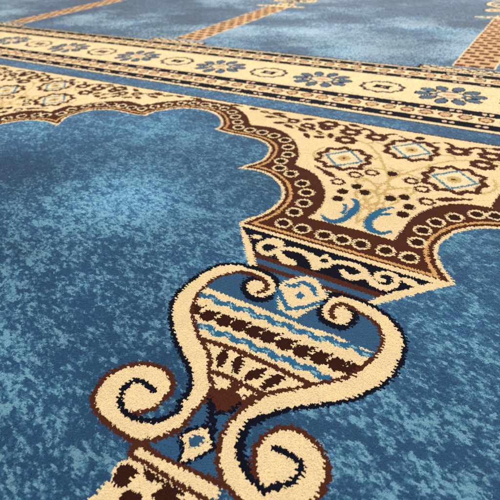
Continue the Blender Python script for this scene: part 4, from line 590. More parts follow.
P|0|0|15|0|.0968,1.0694 .0895,1.0615 .0837,1.05 .0801,1.0376 .0791,1.0242 .0801,1.0099 .083,.997 .0879,.9859 .0945,.9762 .1021,.9688 .1105,.9644 .1198,.9623 .1294,.9613 .14,.9605 .1509,.9609 .1599,.9638 .166,.9708 .1702,.9804 .1729,.9898 .1743,.9982 .1743,1.0063 .1724,1.0136 .1683,1.0198 .1624,1.025 .1558,1.0292 .1472,1.0318 .138,1.0333 .1342,1.035 .1409,1.0368 .153,1.0386 .1605,1.0418 .1593,1.0472 .1535,1.054 .147,1.0599 .1411,1.0641 .1344,1.0675 .1267,1.0697 .117,1.0715 .1062,1.0722
S|.017/0|1|15|0|.1658,1.0446 .1595,1.0461 .1531,1.0478 .1469,1.0492 .1412,1.05 .136,1.0503 .1312,1.0501 .1267,1.0492 .1227,1.0472 .119,1.0438 .1155,1.0394 .1127,1.0341 .1107,1.0283 .1094,1.0216 .1088,1.0141 .1091,1.0065 .1108,.9996 .1143,.9938 .1193,.9885 .1249,.9835 .1302,.9784
P|0|0|16|0|-.0885,1.0357 -.0836,1.0615 -.066,1.0851 -.0325,1.1221 .0086,1.1199 .0396,1.0906 .0743,1.0626 .0678,1.0351 .0663,1.0083 .0462,.9719 .0333,.9229 .0018,.9253 -.0389,.9305 -.0623,.9671 -.0777,1.0021
S|.017/1|5|16|0|-.0622,1.0488 -.0386,1.0598 -.0279,1.0822 -.0025,1.082 .0173,1.0701 .0345,1.0518
S|.017/1|5|16|0|-.0781,1.013 -.0574,.9913 -.0381,.975 -.0137,.9519
S|.015/1|5|16|0|-.0144,.9465 .0131,.9634 .0395,.9932 .0679,1.0273
S|.012/1|5|16|0|-.0782,.9964 -.0615,.9623 -.04,.9325
S|.012/1|5|16|0|-.0304,.9276 .0038,.9214 .0316,.9196
P|0|5|16|0|-.0195,1.0145 -.014,1.0393 .0054,1.0307 .0042,1.0058
S|.022/0|2|17|0|.0076,.3862 .0015,.4145 -.0287,.4422 -.0194,.4611 .0054,.4919 .0262,.4749 .0484,.4554 .0389,.433 .0218,.4066 .0076,.3862
P|0|0|17|0|.0076,.3862 .0015,.4145 -.0287,.4422 -.0194,.4611 .0054,.4919 .0262,.4749 .0484,.4554 .0389,.433 .0218,.4066
P|0|3|17|0|-.0057,.4391 -.0107,.4495 .0004,.4663 .0166,.468 .0264,.4544 .0176,.435 .0047,.4291
S|.016/1|1|11|0|-.1162,.3791 -.1024,.3811 -.0722,.3781 -.0408,.3763 .013,.3812 .0634,.3877 .1221,.3947
P|0|0|8|0|-.1107,.3662 -.0844,.3712 -.0377,.3726 .0144,.3794 .0667,.3832 .1207,.3852 .1222,.3642 .102,.3526 .0629,.352 .0154,.3498 -.0344,.3514 -.0699,.3514 -.1022,.3469
S|.012/1|1|8|0|-.1007,.3436 -.0675,.3487 -.0321,.3487 .0175,.3472 .0649,.3494 .1057,.3511
S|.016/1|1|8|0|-.1005,.345 -.1098,.3653 -.1074,.3797
P|0|0|18|0|-1.5116,2.477 1.3066,2.477 1.3066,3.8 -1.5116,3.8
P|0|1|18|0|-1.5116,2.477 1.3066,2.477 1.3066,2.487 -1.5116,2.487
P|0|4|19|0|-1.5116,2.487 1.3066,2.487 1.3066,2.626 -1.5116,2.626
P|0|2|18|0|-1.5116,2.626 1.3066,2.626 1.3066,2.636 -1.5116,2.636
P|0|2|18|0|-1.5116,2.668 1.3066,2.668 1.3066,2.746 -1.5116,2.746
E|.0135,.0154,0|8|18|0|-.294,2.707
E|.0135,.0154,0|8|18|0|-.254,2.707
E|.0135,.0154,0|8|18|0|-.1198,2.707
E|.0135,.0154,0|8|18|0|-.0798,2.707
E|.0135,.0154,0|8|18|0|.0544,2.707
E|.0135,.0154,0|8|18|0|.0944,2.707
E|.0135,.0154,0|8|18|0|.2286,2.707
E|.0135,.0154,0|8|18|0|.2686,2.707
E|.0135,.0154,0|8|18|0|.4029,2.707
E|.0135,.0154,0|8|18|0|.4429,2.707
E|.0135,.0154,0|8|18|0|.5771,2.707
E|.0135,.0154,0|8|18|0|.6171,2.707
E|.0135,.0154,0|8|18|0|.7513,2.707
E|.0135,.0154,0|8|18|0|.7913,2.707
E|.0135,.0154,0|8|18|0|.9255,2.707
E|.0135,.0154,0|8|18|0|.9655,2.707
E|.0135,.0154,0|8|18|0|-1.5135,2.707
E|.0135,.0154,0|8|18|0|-1.4735,2.707
E|.0135,.0154,0|8|18|0|-1.3393,2.707
E|.0135,.0154,0|8|18|0|-1.2993,2.707
E|.0135,.0154,0|8|18|0|-1.1651,2.707
E|.0135,.0154,0|8|18|0|-1.1251,2.707
E|.0135,.0154,0|8|18|0|-.9909,2.707
E|.0135,.0154,0|8|18|0|-.9509,2.707
E|.0135,.0154,0|8|18|0|-.8166,2.707
E|.0135,.0154,0|8|18|0|-.7766,2.707
E|.0135,.0154,0|8|18|0|-.6424,2.707
E|.0135,.0154,0|8|18|0|-.6024,2.707
E|.0135,.0154,0|8|18|0|-.4682,2.707
E|.0135,.0154,0|8|18|0|-.4282,2.707
E|.042,.038,0|12|18|0|-.29,2.812
E|.03,.025,0|13|18|0|-.29,2.812
E|.042,.038,0|12|18|0|-.1811,2.812
E|.03,.025,0|13|18|0|-.1811,2.812
E|.042,.038,0|12|18|0|-.0722,2.812
E|.03,.025,0|13|18|0|-.0722,2.812
E|.042,.038,0|12|18|0|.0366,2.812
E|.03,.025,0|13|18|0|.0366,2.812
E|.042,.038,0|12|18|0|.1455,2.812
E|.03,.025,0|13|18|0|.1455,2.812
E|.042,.038,0|12|18|0|.2544,2.812
E|.03,.025,0|13|18|0|.2544,2.812
E|.042,.038,0|12|18|0|.3633,2.812
E|.03,.025,0|13|18|0|.3633,2.812
E|.042,.038,0|12|18|0|.4722,2.812
E|.03,.025,0|13|18|0|.4722,2.812
E|.042,.038,0|12|18|0|.5811,2.812
E|.03,.025,0|13|18|0|.5811,2.812
E|.042,.038,0|12|18|0|.6899,2.812
E|.03,.025,0|13|18|0|.6899,2.812
E|.042,.038,0|12|18|0|.7988,2.812
E|.03,.025,0|13|18|0|.7988,2.812
E|.042,.038,0|12|18|0|.9077,2.812
E|.03,.025,0|13|18|0|.9077,2.812
E|.042,.038,0|12|18|0|1.0166,2.812
E|.03,.025,0|13|18|0|1.0166,2.812
E|.042,.038,0|12|18|0|-1.4877,2.812
E|.03,.025,0|13|18|0|-1.4877,2.812
E|.042,.038,0|12|18|0|-1.3788,2.812
E|.03,.025,0|13|18|0|-1.3788,2.812
E|.042,.038,0|12|18|0|-1.2699,2.812
E|.03,.025,0|13|18|0|-1.2699,2.812
E|.042,.038,0|12|18|0|-1.1611,2.812
E|.03,.025,0|13|18|0|-1.1611,2.812
E|.042,.038,0|12|18|0|-1.0522,2.812
E|.03,.025,0|13|18|0|-1.0522,2.812
E|.042,.038,0|12|18|0|-.9433,2.812
E|.03,.025,0|13|18|0|-.9433,2.812
E|.042,.038,0|12|18|0|-.8344,2.812
E|.03,.025,0|13|18|0|-.8344,2.812
E|.042,.038,0|12|18|0|-.7255,2.812
E|.03,.025,0|13|18|0|-.7255,2.812
E|.042,.038,0|12|18|0|-.6166,2.812
E|.03,.025,0|13|18|0|-.6166,2.812
E|.042,.038,0|12|18|0|-.5078,2.812
E|.03,.025,0|13|18|0|-.5078,2.812
E|.042,.038,0|12|18|0|-.3989,2.812
E|.03,.025,0|13|18|0|-.3989,2.812
P|0|2|18|0|-1.5116,2.864 1.3066,2.864 1.3066,2.938 -1.5116,2.938
E|.0135,.0145,0|8|18|0|-.294,2.901
E|.0135,.0145,0|8|18|0|-.254,2.901
E|.0135,.0145,0|8|18|0|-.1198,2.901
E|.0135,.0145,0|8|18|0|-.0798,2.901
E|.0135,.0145,0|8|18|0|.0544,2.901
E|.0135,.0145,0|8|18|0|.0944,2.901
E|.0135,.0145,0|8|18|0|.2286,2.901
E|.0135,.0145,0|8|18|0|.2686,2.901
E|.0135,.0145,0|8|18|0|.4029,2.901
E|.0135,.0145,0|8|18|0|.4429,2.901
E|.0135,.0145,0|8|18|0|.5771,2.901
E|.0135,.0145,0|8|18|0|.6171,2.901
E|.0135,.0145,0|8|18|0|.7513,2.901
E|.0135,.0145,0|8|18|0|.7913,2.901
E|.0135,.0145,0|8|18|0|.9255,2.901
E|.0135,.0145,0|8|18|0|.9655,2.901
E|.0135,.0145,0|8|18|0|-1.5135,2.901
E|.0135,.0145,0|8|18|0|-1.4735,2.901
E|.0135,.0145,0|8|18|0|-1.3393,2.901
E|.0135,.0145,0|8|18|0|-1.2993,2.901
E|.0135,.0145,0|8|18|0|-1.1651,2.901
E|.0135,.0145,0|8|18|0|-1.1251,2.901
E|.0135,.0145,0|8|18|0|-.9909,2.901
E|.0135,.0145,0|8|18|0|-.9509,2.901
E|.0135,.0145,0|8|18|0|-.8166,2.901
E|.0135,.0145,0|8|18|0|-.7766,2.901
E|.0135,.0145,0|8|18|0|-.6424,2.901
E|.0135,.0145,0|8|18|0|-.6024,2.901
E|.0135,.0145,0|8|18|0|-.4682,2.901
E|.0135,.0145,0|8|18|0|-.4282,2.901
P|0|2|18|0|-1.5116,3.421 1.3066,3.421 1.3066,3.489 -1.5116,3.489
E|.0135,.0132,0|8|18|0|-.22,3.455
E|.0135,.0132,0|8|18|0|-.18,3.455
E|.0135,.0132,0|8|18|0|-.0458,3.455
E|.0135,.0132,0|8|18|0|-.0058,3.455
E|.0135,.0132,0|8|18|0|.1284,3.455
E|.0135,.0132,0|8|18|0|.1684,3.455
E|.0135,.0132,0|8|18|0|.3026,3.455
E|.0135,.0132,0|8|18|0|.3426,3.455
E|.0135,.0132,0|8|18|0|.4769,3.455
E|.0135,.0132,0|8|18|0|.5169,3.455
E|.0135,.0132,0|8|18|0|.6511,3.455
E|.0135,.0132,0|8|18|0|.6911,3.455
E|.0135,.0132,0|8|18|0|.8253,3.455
E|.0135,.0132,0|8|18|0|.8653,3.455
E|.0135,.0132,0|8|18|0|.9995,3.455
E|.0135,.0132,0|8|18|0|1.0395,3.455
E|.0135,.0132,0|8|18|0|-1.4395,3.455
E|.0135,.0132,0|8|18|0|-1.3995,3.455
E|.0135,.0132,0|8|18|0|-1.2653,3.455
E|.0135,.0132,0|8|18|0|-1.2253,3.455
E|.0135,.0132,0|8|18|0|-1.0911,3.455
E|.0135,.0132,0|8|18|0|-1.0511,3.455
E|.0135,.0132,0|8|18|0|-.9169,3.455
E|.0135,.0132,0|8|18|0|-.8769,3.455
E|.0135,.0132,0|8|18|0|-.7426,3.455
E|.0135,.0132,0|8|18|0|-.7026,3.455
E|.0135,.0132,0|8|18|0|-.5684,3.455
E|.0135,.0132,0|8|18|0|-.5284,3.455
E|.0135,.0132,0|8|18|0|-.3942,3.455
E|.0135,.0132,0|8|18|0|-.3542,3.455
E|.042,.038,0|12|18|0|-.23,3.545
E|.03,.025,0|13|18|0|-.23,3.545
E|.042,.038,0|12|18|0|-.1211,3.545
E|.03,.025,0|13|18|0|-.1211,3.545
E|.042,.038,0|12|18|0|-.0122,3.545
E|.03,.025,0|13|18|0|-.0122,3.545
E|.042,.038,0|12|18|0|.0966,3.545
E|.03,.025,0|13|18|0|.0966,3.545
E|.042,.038,0|12|18|0|.2055,3.545
E|.03,.025,0|13|18|0|.2055,3.545
E|.042,.038,0|12|18|0|.3144,3.545
E|.03,.025,0|13|18|0|.3144,3.545
E|.042,.038,0|12|18|0|.4233,3.545
E|.03,.025,0|13|18|0|.4233,3.545
E|.042,.038,0|12|18|0|.5322,3.545
E|.03,.025,0|13|18|0|.5322,3.545
E|.042,.038,0|12|18|0|.6411,3.545
E|.03,.025,0|13|18|0|.6411,3.545
E|.042,.038,0|12|18|0|.7499,3.545
E|.03,.025,0|13|18|0|.7499,3.545
E|.042,.038,0|12|18|0|.8588,3.545
E|.03,.025,0|13|18|0|.8588,3.545
E|.042,.038,0|12|18|0|.9677,3.545
E|.03,.025,0|13|18|0|.9677,3.545
E|.042,.038,0|12|18|0|1.0766,3.545
E|.03,.025,0|13|18|0|1.0766,3.545
E|.042,.038,0|12|18|0|-1.4277,3.545
E|.03,.025,0|13|18|0|-1.4277,3.545
E|.042,.038,0|12|18|0|-1.3188,3.545
E|.03,.025,0|13|18|0|-1.3188,3.545
E|.042,.038,0|12|18|0|-1.2099,3.545
E|.03,.025,0|13|18|0|-1.2099,3.545
E|.042,.038,0|12|18|0|-1.1011,3.545
E|.03,.025,0|13|18|0|-1.1011,3.545
E|.042,.038,0|12|18|0|-.9922,3.545
E|.03,.025,0|13|18|0|-.9922,3.545
E|.042,.038,0|12|18|0|-.8833,3.545
E|.03,.025,0|13|18|0|-.8833,3.545
E|.042,.038,0|12|18|0|-.7744,3.545
E|.03,.025,0|13|18|0|-.7744,3.545
E|.042,.038,0|12|18|0|-.6655,3.545
E|.03,.025,0|13|18|0|-.6655,3.545
E|.042,.038,0|12|18|0|-.5566,3.545
E|.03,.025,0|13|18|0|-.5566,3.545
E|.042,.038,0|12|18|0|-.4478,3.545
E|.03,.025,0|13|18|0|-.4478,3.545
E|.042,.038,0|12|18|0|-.3389,3.545
E|.03,.025,0|13|18|0|-.3389,3.545
P|0|2|18|0|-1.5116,3.601 1.3066,3.601 1.3066,3.676 -1.5116,3.676
E|.0135,.0147,0|8|18|0|-.3,3.6385
E|.0135,.0147,0|8|18|0|-.26,3.6385
E|.0135,.0147,0|8|18|0|-.1258,3.6385
E|.0135,.0147,0|8|18|0|-.0858,3.6385
E|.0135,.0147,0|8|18|0|.0484,3.6385
E|.0135,.0147,0|8|18|0|.0884,3.6385
E|.0135,.0147,0|8|18|0|.2226,3.6385
E|.0135,.0147,0|8|18|0|.2626,3.6385
E|.0135,.0147,0|8|18|0|.3969,3.6385
E|.0135,.0147,0|8|18|0|.4369,3.6385
E|.0135,.0147,0|8|18|0|.5711,3.6385
E|.0135,.0147,0|8|18|0|.6111,3.6385
E|.0135,.0147,0|8|18|0|.7453,3.6385
E|.0135,.0147,0|8|18|0|.7853,3.6385
E|.0135,.0147,0|8|18|0|.9195,3.6385
E|.0135,.0147,0|8|18|0|.9595,3.6385
E|.0135,.0147,0|8|18|0|-1.5195,3.6385
E|.0135,.0147,0|8|18|0|-1.4795,3.6385
E|.0135,.0147,0|8|18|0|-1.3453,3.6385
E|.0135,.0147,0|8|18|0|-1.3053,3.6385
E|.0135,.0147,0|8|18|0|-1.1711,3.6385
E|.0135,.0147,0|8|18|0|-1.1311,3.6385
E|.0135,.0147,0|8|18|0|-.9969,3.6385
E|.0135,.0147,0|8|18|0|-.9569,3.6385
E|.0135,.0147,0|8|18|0|-.8226,3.6385
E|.0135,.0147,0|8|18|0|-.7826,3.6385
E|.0135,.0147,0|8|18|0|-.6484,3.6385
E|.0135,.0147,0|8|18|0|-.6084,3.6385
E|.0135,.0147,0|8|18|0|-.4742,3.6385
E|.0135,.0147,0|8|18|0|-.4342,3.6385
P|0|13|18|0|-1.5116,2.965 1.3066,2.965 1.3066,2.972 -1.5116,2.972
P|0|13|18|0|-1.5116,3.385 1.3066,3.385 1.3066,3.393 -1.5116,3.393
E|.056,.038,.1245|2|20|0|-.7222,3.1854
E|.048,.03,.1245|7|20|0|-.7222,3.1854
E|.012,.012,0|1|20|0|-.7784,3.1777
E|.056,.038,.6626|2|20|0|-.7687,3.2558
E|.048,.03,.6626|7|20|0|-.7687,3.2558
E|.012,.012,0|1|20|0|-.8089,3.2217
E|.056,.038,1.3731|2|20|0|-.8597,3.2915
E|.048,.03,1.3731|7|20|0|-.8597,3.2915
E|.012,.012,0|1|20|0|-.8685,3.2441
E|.056,.038,2.1553|2|20|0|-.9604,3.2789
E|.048,.03,2.1553|7|20|0|-.9604,3.2789
E|.012,.012,0|1|20|0|-.9344,3.2362
E|.056,.038,2.7676|2|20|0|-1.0323,3.2228
E|.048,.03,2.7676|7|20|0|-1.0323,3.2228
E|.012,.012,0|1|20|0|-.9814,3.2011
E|.056,.038,-3.017|2|20|0|-1.048,3.1446
E|.048,.03,-3.017|7|20|0|-1.048,3.1446
E|.012,.012,0|1|20|0|-.9917,3.1523
E|.056,.038,-2.479|2|20|0|-1.0014,3.0742
E|.048,.03,-2.479|7|20|0|-1.0014,3.0742
E|.012,.012,0|1|20|0|-.9612,3.1083
E|.056,.038,-1.7685|2|20|0|-.9104,3.0385
E|.048,.03,-1.7685|7|20|0|-.9104,3.0385
E|.012,.012,0|1|20|0|-.9016,3.0859
E|.056,.038,-.9863|2|20|0|-.8097,3.0511
E|.048,.03,-.9863|7|20|0|-.8097,3.0511
E|.012,.012,0|1|20|0|-.8358,3.0938
E|.056,.038,-.374|2|20|0|-.7378,3.1072
E|.048,.03,-.374|7|20|0|-.7378,3.1072
E|.012,.012,0|1|20|0|-.7887,3.1289
E|.098,.068,0|7|20|0|-.8851,3.165
E|.078,.05,0|0|20|0|-.8851,3.165
E|.044,.026,0|13|20|0|-.8851,3.165
S|.021/0|1|21|0|-1.1918,3.165 -1.1798,3.2015 -1.2164,3.2253 -1.2336,3.2605 -1.2808,3.2626 -1.3206,3.283 -1.3604,3.2626 -1.4076,3.2605 -1.4248,3.2253 -1.4614,3.2015 -1.4494,3.165 -1.4614,3.1285 -1.4248,3.1047 -1.4076,3.0695 -1.3604,3.0674 -1.3206,3.047 -1.2808,3.0674 -1.2336,3.0695 -1.2164,3.1047 -1.1798,3.1285 -1.1918,3.165
E|.014,.01,0|7|21|0|-1.1918,3.165
E|.014,.01,0|7|21|0|-1.2164,3.2253
E|.014,.01,0|7|21|0|-1.2808,3.2626
E|.014,.01,0|7|21|0|-1.3604,3.2626
E|.014,.01,0|7|21|0|-1.4248,3.2253
E|.014,.01,0|7|21|0|-1.4494,3.165
E|.014,.01,0|7|21|0|-1.4248,3.1047
E|.014,.01,0|7|21|0|-1.3604,3.0674
E|.014,.01,0|7|21|0|-1.2808,3.0674
E|.014,.01,0|7|21|0|-1.2164,3.1047
P|0|2|21|0|-1.3826,3.13 -1.3706,3.165 -1.3756,3.205 -1.3206,3.195 -1.2586,3.2 -1.2706,3.165 -1.2656,3.125 -1.3206,3.135
P|0|8|21|0|-1.3406,3.165 -1.3206,3.179 -1.3006,3.165 -1.3206,3.151
E|.056,.038,.1245|2|22|0|.1489,3.1854
E|.048,.03,.1245|7|22|0|.1489,3.1854
E|.012,.012,0|1|22|0|.0926,3.1777
E|.056,.038,.6626|2|22|0|.1023,3.2558
E|.048,.03,.6626|7|22|0|.1023,3.2558
E|.012,.012,0|1|22|0|.0621,3.2217
E|.056,.038,1.3731|2|22|0|.0113,3.2915
E|.048,.03,1.3731|7|22|0|.0113,3.2915
E|.012,.012,0|1|22|0|.0026,3.2441
E|.056,.038,2.1553|2|22|0|-.0893,3.2789
E|.048,.03,2.1553|7|22|0|-.0893,3.2789
E|.012,.012,0|1|22|0|-.0633,3.2362
E|.056,.038,2.7676|2|22|0|-.1612,3.2228
E|.048,.03,2.7676|7|22|0|-.1612,3.2228
E|.012,.012,0|1|22|0|-.1104,3.2011
E|.056,.038,-3.017|2|22|0|-.1769,3.1446
E|.048,.03,-3.017|7|22|0|-.1769,3.1446
E|.012,.012,0|1|22|0|-.1206,3.1523
E|.056,.038,-2.479|2|22|0|-.1303,3.0742
E|.048,.03,-2.479|7|22|0|-.1303,3.0742
E|.012,.012,0|1|22|0|-.0901,3.1083
E|.056,.038,-1.7685|2|22|0|-.0393,3.0385
E|.048,.03,-1.7685|7|22|0|-.0393,3.0385
E|.012,.012,0|1|22|0|-.0306,3.0859
E|.056,.038,-.9863|2|22|0|.0613,3.0511
E|.048,.03,-.9863|7|22|0|.0613,3.0511
E|.012,.012,0|1|22|0|.0353,3.0938
E|.056,.038,-.374|2|22|0|.1332,3.1072
E|.048,.03,-.374|7|22|0|.1332,3.1072
E|.012,.012,0|1|22|0|.0824,3.1289
E|.098,.068,0|7|22|0|-.014,3.165
E|.078,.05,0|0|22|0|-.014,3.165
E|.044,.026,0|13|22|0|-.014,3.165
S|.021/0|1|23|0|-.3208,3.165 -.3088,3.2015 -.3454,3.2253 -.3625,3.2605 -.4097,3.2626 -.4495,3.283 -.4893,3.2626 -.5365,3.2605 -.5537,3.2253 -.5903,3.2015 -.5783,3.165 -.5903,3.1285 -.5537,3.1047 -.5365,3.0695 -.4893,3.0674 -.4495,3.047 -.4097,3.0674 -.3625,3.0695 -.3454,3.1047 -.3088,3.1285 -.3208,3.165
E|.014,.01,0|7|23|0|-.3208,3.165
E|.014,.01,0|7|23|0|-.3454,3.2253
E|.014,.01,0|7|23|0|-.4097,3.2626
E|.014,.01,0|7|23|0|-.4893,3.2626
E|.014,.01,0|7|23|0|-.5537,3.2253
E|.014,.01,0|7|23|0|-.5783,3.165
E|.014,.01,0|7|23|0|-.5537,3.1047
E|.014,.01,0|7|23|0|-.4893,3.0674
E|.014,.01,0|7|23|0|-.4097,3.0674
E|.014,.01,0|7|23|0|-.3454,3.1047
P|0|2|23|0|-.5115,3.13 -.4995,3.165 -.5045,3.205 -.4495,3.195 -.3875,3.2 -.3995,3.165 -.3945,3.125 -.4495,3.135
P|0|8|23|0|-.4695,3.165 -.4495,3.179 -.4295,3.165 -.4495,3.151
E|.056,.038,.1245|2|24|0|1.02,3.1854
E|.048,.03,.1245|7|24|0|1.02,3.1854
E|.012,.012,0|1|24|0|.9637,3.1777
E|.056,.038,.6626|2|24|0|.9734,3.2558
E|.048,.03,.6626|7|24|0|.9734,3.2558
E|.012,.012,0|1|24|0|.9332,3.2217
E|.056,.038,1.3731|2|24|0|.8824,3.2915
E|.048,.03,1.3731|7|24|0|.8824,3.2915
E|.012,.012,0|1|24|0|.8736,3.2441
E|.056,.038,2.1553|2|24|0|.7817,3.2789
E|.048,.03,2.1553|7|24|0|.7817,3.2789
E|.012,.012,0|1|24|0|.8078,3.2362
E|.056,.038,2.7676|2|24|0|.7098,3.2228
E|.048,.03,2.7676|7|24|0|.7098,3.2228
E|.012,.012,0|1|24|0|.7607,3.2011
E|.056,.038,-3.017|2|24|0|.6942,3.1446
E|.048,.03,-3.017|7|24|0|.6942,3.1446
E|.012,.012,0|1|24|0|.7504,3.1523
E|.056,.038,-2.479|2|24|0|.7407,3.0742
E|.048,.03,-2.479|7|24|0|.7407,3.0742
E|.012,.012,0|1|24|0|.7809,3.1083
E|.056,.038,-1.7685|2|24|0|.8317,3.0385
E|.048,.03,-1.7685|7|24|0|.8317,3.0385
E|.012,.012,0|1|24|0|.8405,3.0859
E|.056,.038,-.9863|2|24|0|.9324,3.0511
E|.048,.03,-.9863|7|24|0|.9324,3.0511
E|.012,.012,0|1|24|0|.9064,3.0938
E|.056,.038,-.374|2|24|0|1.0043,3.1072
E|.048,.03,-.374|7|24|0|1.0043,3.1072
E|.012,.012,0|1|24|0|.9534,3.1289
E|.098,.068,0|7|24|0|.8571,3.165
E|.078,.05,0|0|24|0|.8571,3.165
E|.044,.026,0|13|24|0|.8571,3.165
S|.021/0|1|25|0|.5503,3.165 .5623,3.2015 .5257,3.2253 .5085,3.2605 .4613,3.2626 .4215,3.283 .3817,3.2626 .3345,3.2605 .3174,3.2253 .2808,3.2015 .2928,3.165 .2808,3.1285 .3174,3.1047 .3345,3.0695 .3817,3.0674 .4215,3.047 .4613,3.0674 .5085,3.0695 .5257,3.1047 .5623,3.1285 .5503,3.165
E|.014,.01,0|7|25|0|.5503,3.165
E|.014,.01,0|7|25|0|.5257,3.2253
E|.014,.01,0|7|25|0|.4613,3.2626
E|.014,.01,0|7|25|0|.3817,3.2626
E|.014,.01,0|7|25|0|.3174,3.2253
E|.014,.01,0|7|25|0|.2928,3.165
E|.014,.01,0|7|25|0|.3174,3.1047
E|.014,.01,0|7|25|0|.3817,3.0674
E|.014,.01,0|7|25|0|.4613,3.0674
E|.014,.01,0|7|25|0|.5257,3.1047
P|0|2|25|0|.3595,3.13 .3715,3.165 .3665,3.205 .4215,3.195 .4835,3.2 .4715,3.165 .4765,3.125 .4215,3.135
P|0|8|25|0|.4015,3.165 .4215,3.179 .4415,3.165 .4215,3.151
P|0|4|14|0|-1.5116,3.712 1.3066,3.712 1.3066,3.8 -1.5116,3.8
P|0|2|18|0|-1.5116,3.7 1.3066,3.7 1.3066,3.712 -1.5116,3.712
P|0|2|26|0|-.37,3.7 .29,3.7 .29,3.832 -.37,3.832
P|0|0|26|0|-.345,3.712 .265,3.712 .265,3.812 -.345,3.812
S|.016/0|1|26|0|-.365,3.762 -.315,3.8 -.265,3.762 -.315,3.724 -.365,3.762
E|.02,.014,0|8|26|0|-.315,3.762
S|.016/0|1|26|0|-.255,3.762 -.205,3.8 -.155,3.762 -.205,3.724 -.255,3.762
E|.02,.014,0|8|26|0|-.205,3.762
S|.016/0|1|26|0|-.145,3.762 -.095,3.8 -.045,3.762 -.095,3.724 -.145,3.762
E|.02,.014,0|8|26|0|-.095,3.762
S|.016/0|1|26|0|-.035,3.762 .015,3.8 .065,3.762 .015,3.724 -.035,3.762
E|.02,.014,0|8|26|0|.015,3.762
S|.016/0|1|26|0|.075,3.762 .125,3.8 .175,3.762 .125,3.724 .075,3.762
E|.02,.014,0|8|26|0|.125,3.762
S|.016/0|1|26|0|.185,3.762 .235,3.8 .285,3.762 .235,3.724 .185,3.762
E|.02,.014,0|8|26|0|.235,3.762
"""

def crm_(p,n=5,closed=False):
    p=np.asarray(p,float)
    if len(p)<3: return p
    q=np.vstack([p[-1:],p,p[:2]]) if closed else np.vstack([2*p[:1]-p[1:2],p,2*p[-1:]-p[-2:-1]])
    t=(np.arange(n)/n)[None,:,None]
    a,b,c,d=[q[i:len(q)-3+i][:,None,:] for i in range(4)]
    o=(.5*((2*b)+(-a+c)*t+(2*a-5*b+4*c-d)*t*t+(-a+3*b-3*c+d)*t**3)).reshape(-1,2)
    return o if closed else np.vstack([o,q[-2:-1]])
def inpoly(x,y,P):
    r=np.zeros(len(x),bool); n=len(P)
    for i in range(n):
        x1,y1=P[i];x2,y2=P[(i+1)%n]
        if y1==y2: continue
        c=(y1>y)!=(y2>y)
        if c.any(): r[c]^=x[c]<(x2-x1)*(y[c]-y1)/(y2-y1)+x1
    return r
def instroke(x,y,P,w):
    r=np.zeros(len(x),bool); P=np.asarray(P,float)
    for i in range(len(P)-1):
        a,b=P[i],P[i+1];d=b-a;L=d@d
        m=max(w[i],w[i+1])/2
        k=np.nonzero(~r&(x>min(a[0],b[0])-m)&(x<max(a[0],b[0])+m)&(y>min(a[1],b[1])-m)&(y<max(a[1],b[1])+m))[0]
        if not len(k): continue
        t=np.clip(((x[k]-a[0])*d[0]+(y[k]-a[1])*d[1])/max(L,1e-12),0,1)
        r[k]=np.hypot(x[k]-a[0]-t*d[0],y[k]-a[1]-t*d[1])<(w[i]+(w[i+1]-w[i])*t)/2
    return r
def evaluate(OPS,x,y):
    """x,y folded coords; returns arrays of op index (-1 none)"""
    res=np.full(len(x),-1,int)
    masks={}
    clips={o[5] for o in OPS if o[5]}
    order=np.argsort(y,kind='stable'); xs=x[order];ys=y[order]
    for i,(k,p,arg,col,part,clip) in enumerate(OPS):
        p=np.asarray(p,float)
        if k=='P':
            q=crm_(p,5,True) if arg else p
            lo,hi=q.min(0),q.max(0)
        elif k=='S':
            w,sm=arg
            q=crm_(p,5) if sm and len(p)>2 else p
            if np.ndim(w)==0: w=np.full(len(q),w)
            else:
                w=np.interp(np.linspace(0,1,len(q)),np.linspace(0,1,len(w)),w)
            lo,hi=q.min(0)-w.max()/2,q.max(0)+w.max()/2
        else:
            rx,ry,rot=arg; m=max(rx,ry); lo,hi=p[0]-m,p[0]+m
        a,b=np.searchsorted(ys,[lo[1],hi[1]])
        idx=np.arange(a,b); idx=idx[(xs[a:b]>=lo[0])&(xs[a:b]<=hi[0])]
        xx,yy=xs[idx],ys[idx]
        if not len(idx): continue
        if k=='P': h=inpoly(xx,yy,q)
        elif k=='S': h=instroke(xx,yy,q,w)
        else:
            dx,dy=xx-p[0,0],yy-p[0,1];c,s=np.cos(rot),np.sin(rot)
            h=((dx*c+dy*s)/rx)**2+((-dx*s+dy*c)/ry)**2<1
        sel=idx[h]
        if clip: sel=sel[masks[clip][sel]] if clip in masks else sel[:0]
        if i+1 in clips:
            mk=np.zeros(len(xs),bool); mk[sel]=True; masks[i+1]=mk
        res[order[sel]]=i
    return res


OPS = []
for line in MOTIFS.strip().split('\n'):
    k, a, yarn, part, clip, pts = line.split('|')
    pts = [tuple(float(v) for v in p.split(',')) for p in pts.split()]
    if k == 'P': arg = int(a)
    elif k == 'S':
        w, sm = a.split('/')
        w = tuple(float(v) for v in w.split(','))
        arg = (w[0] if len(w) == 1 else w, int(sm))
    else: arg = tuple(float(v) for v in a.split(','))
    OPS.append((k, pts, arg, int(yarn), int(part), int(clip)))
OP_YARN = np.array([o[3] for o in OPS] + [YARNS.index('field')])
OP_PART = np.array([o[4] for o in OPS] + [PARTS.index('blue_field')])

# ------------------------------------------------------------------ noise
def hash01(a, b, s):
    h = (a.astype(np.int64) * 374761393 + b.astype(np.int64) * 668265263 + s * 974711) & 0xffffffff
    h = ((h ^ (h >> 13)) * 1274126177) & 0xffffffff
    h = ((h ^ (h >> 16)) * 2246822519) & 0xffffffff
    return ((h ^ (h >> 15)) & 0xffffff) / 16777215.0

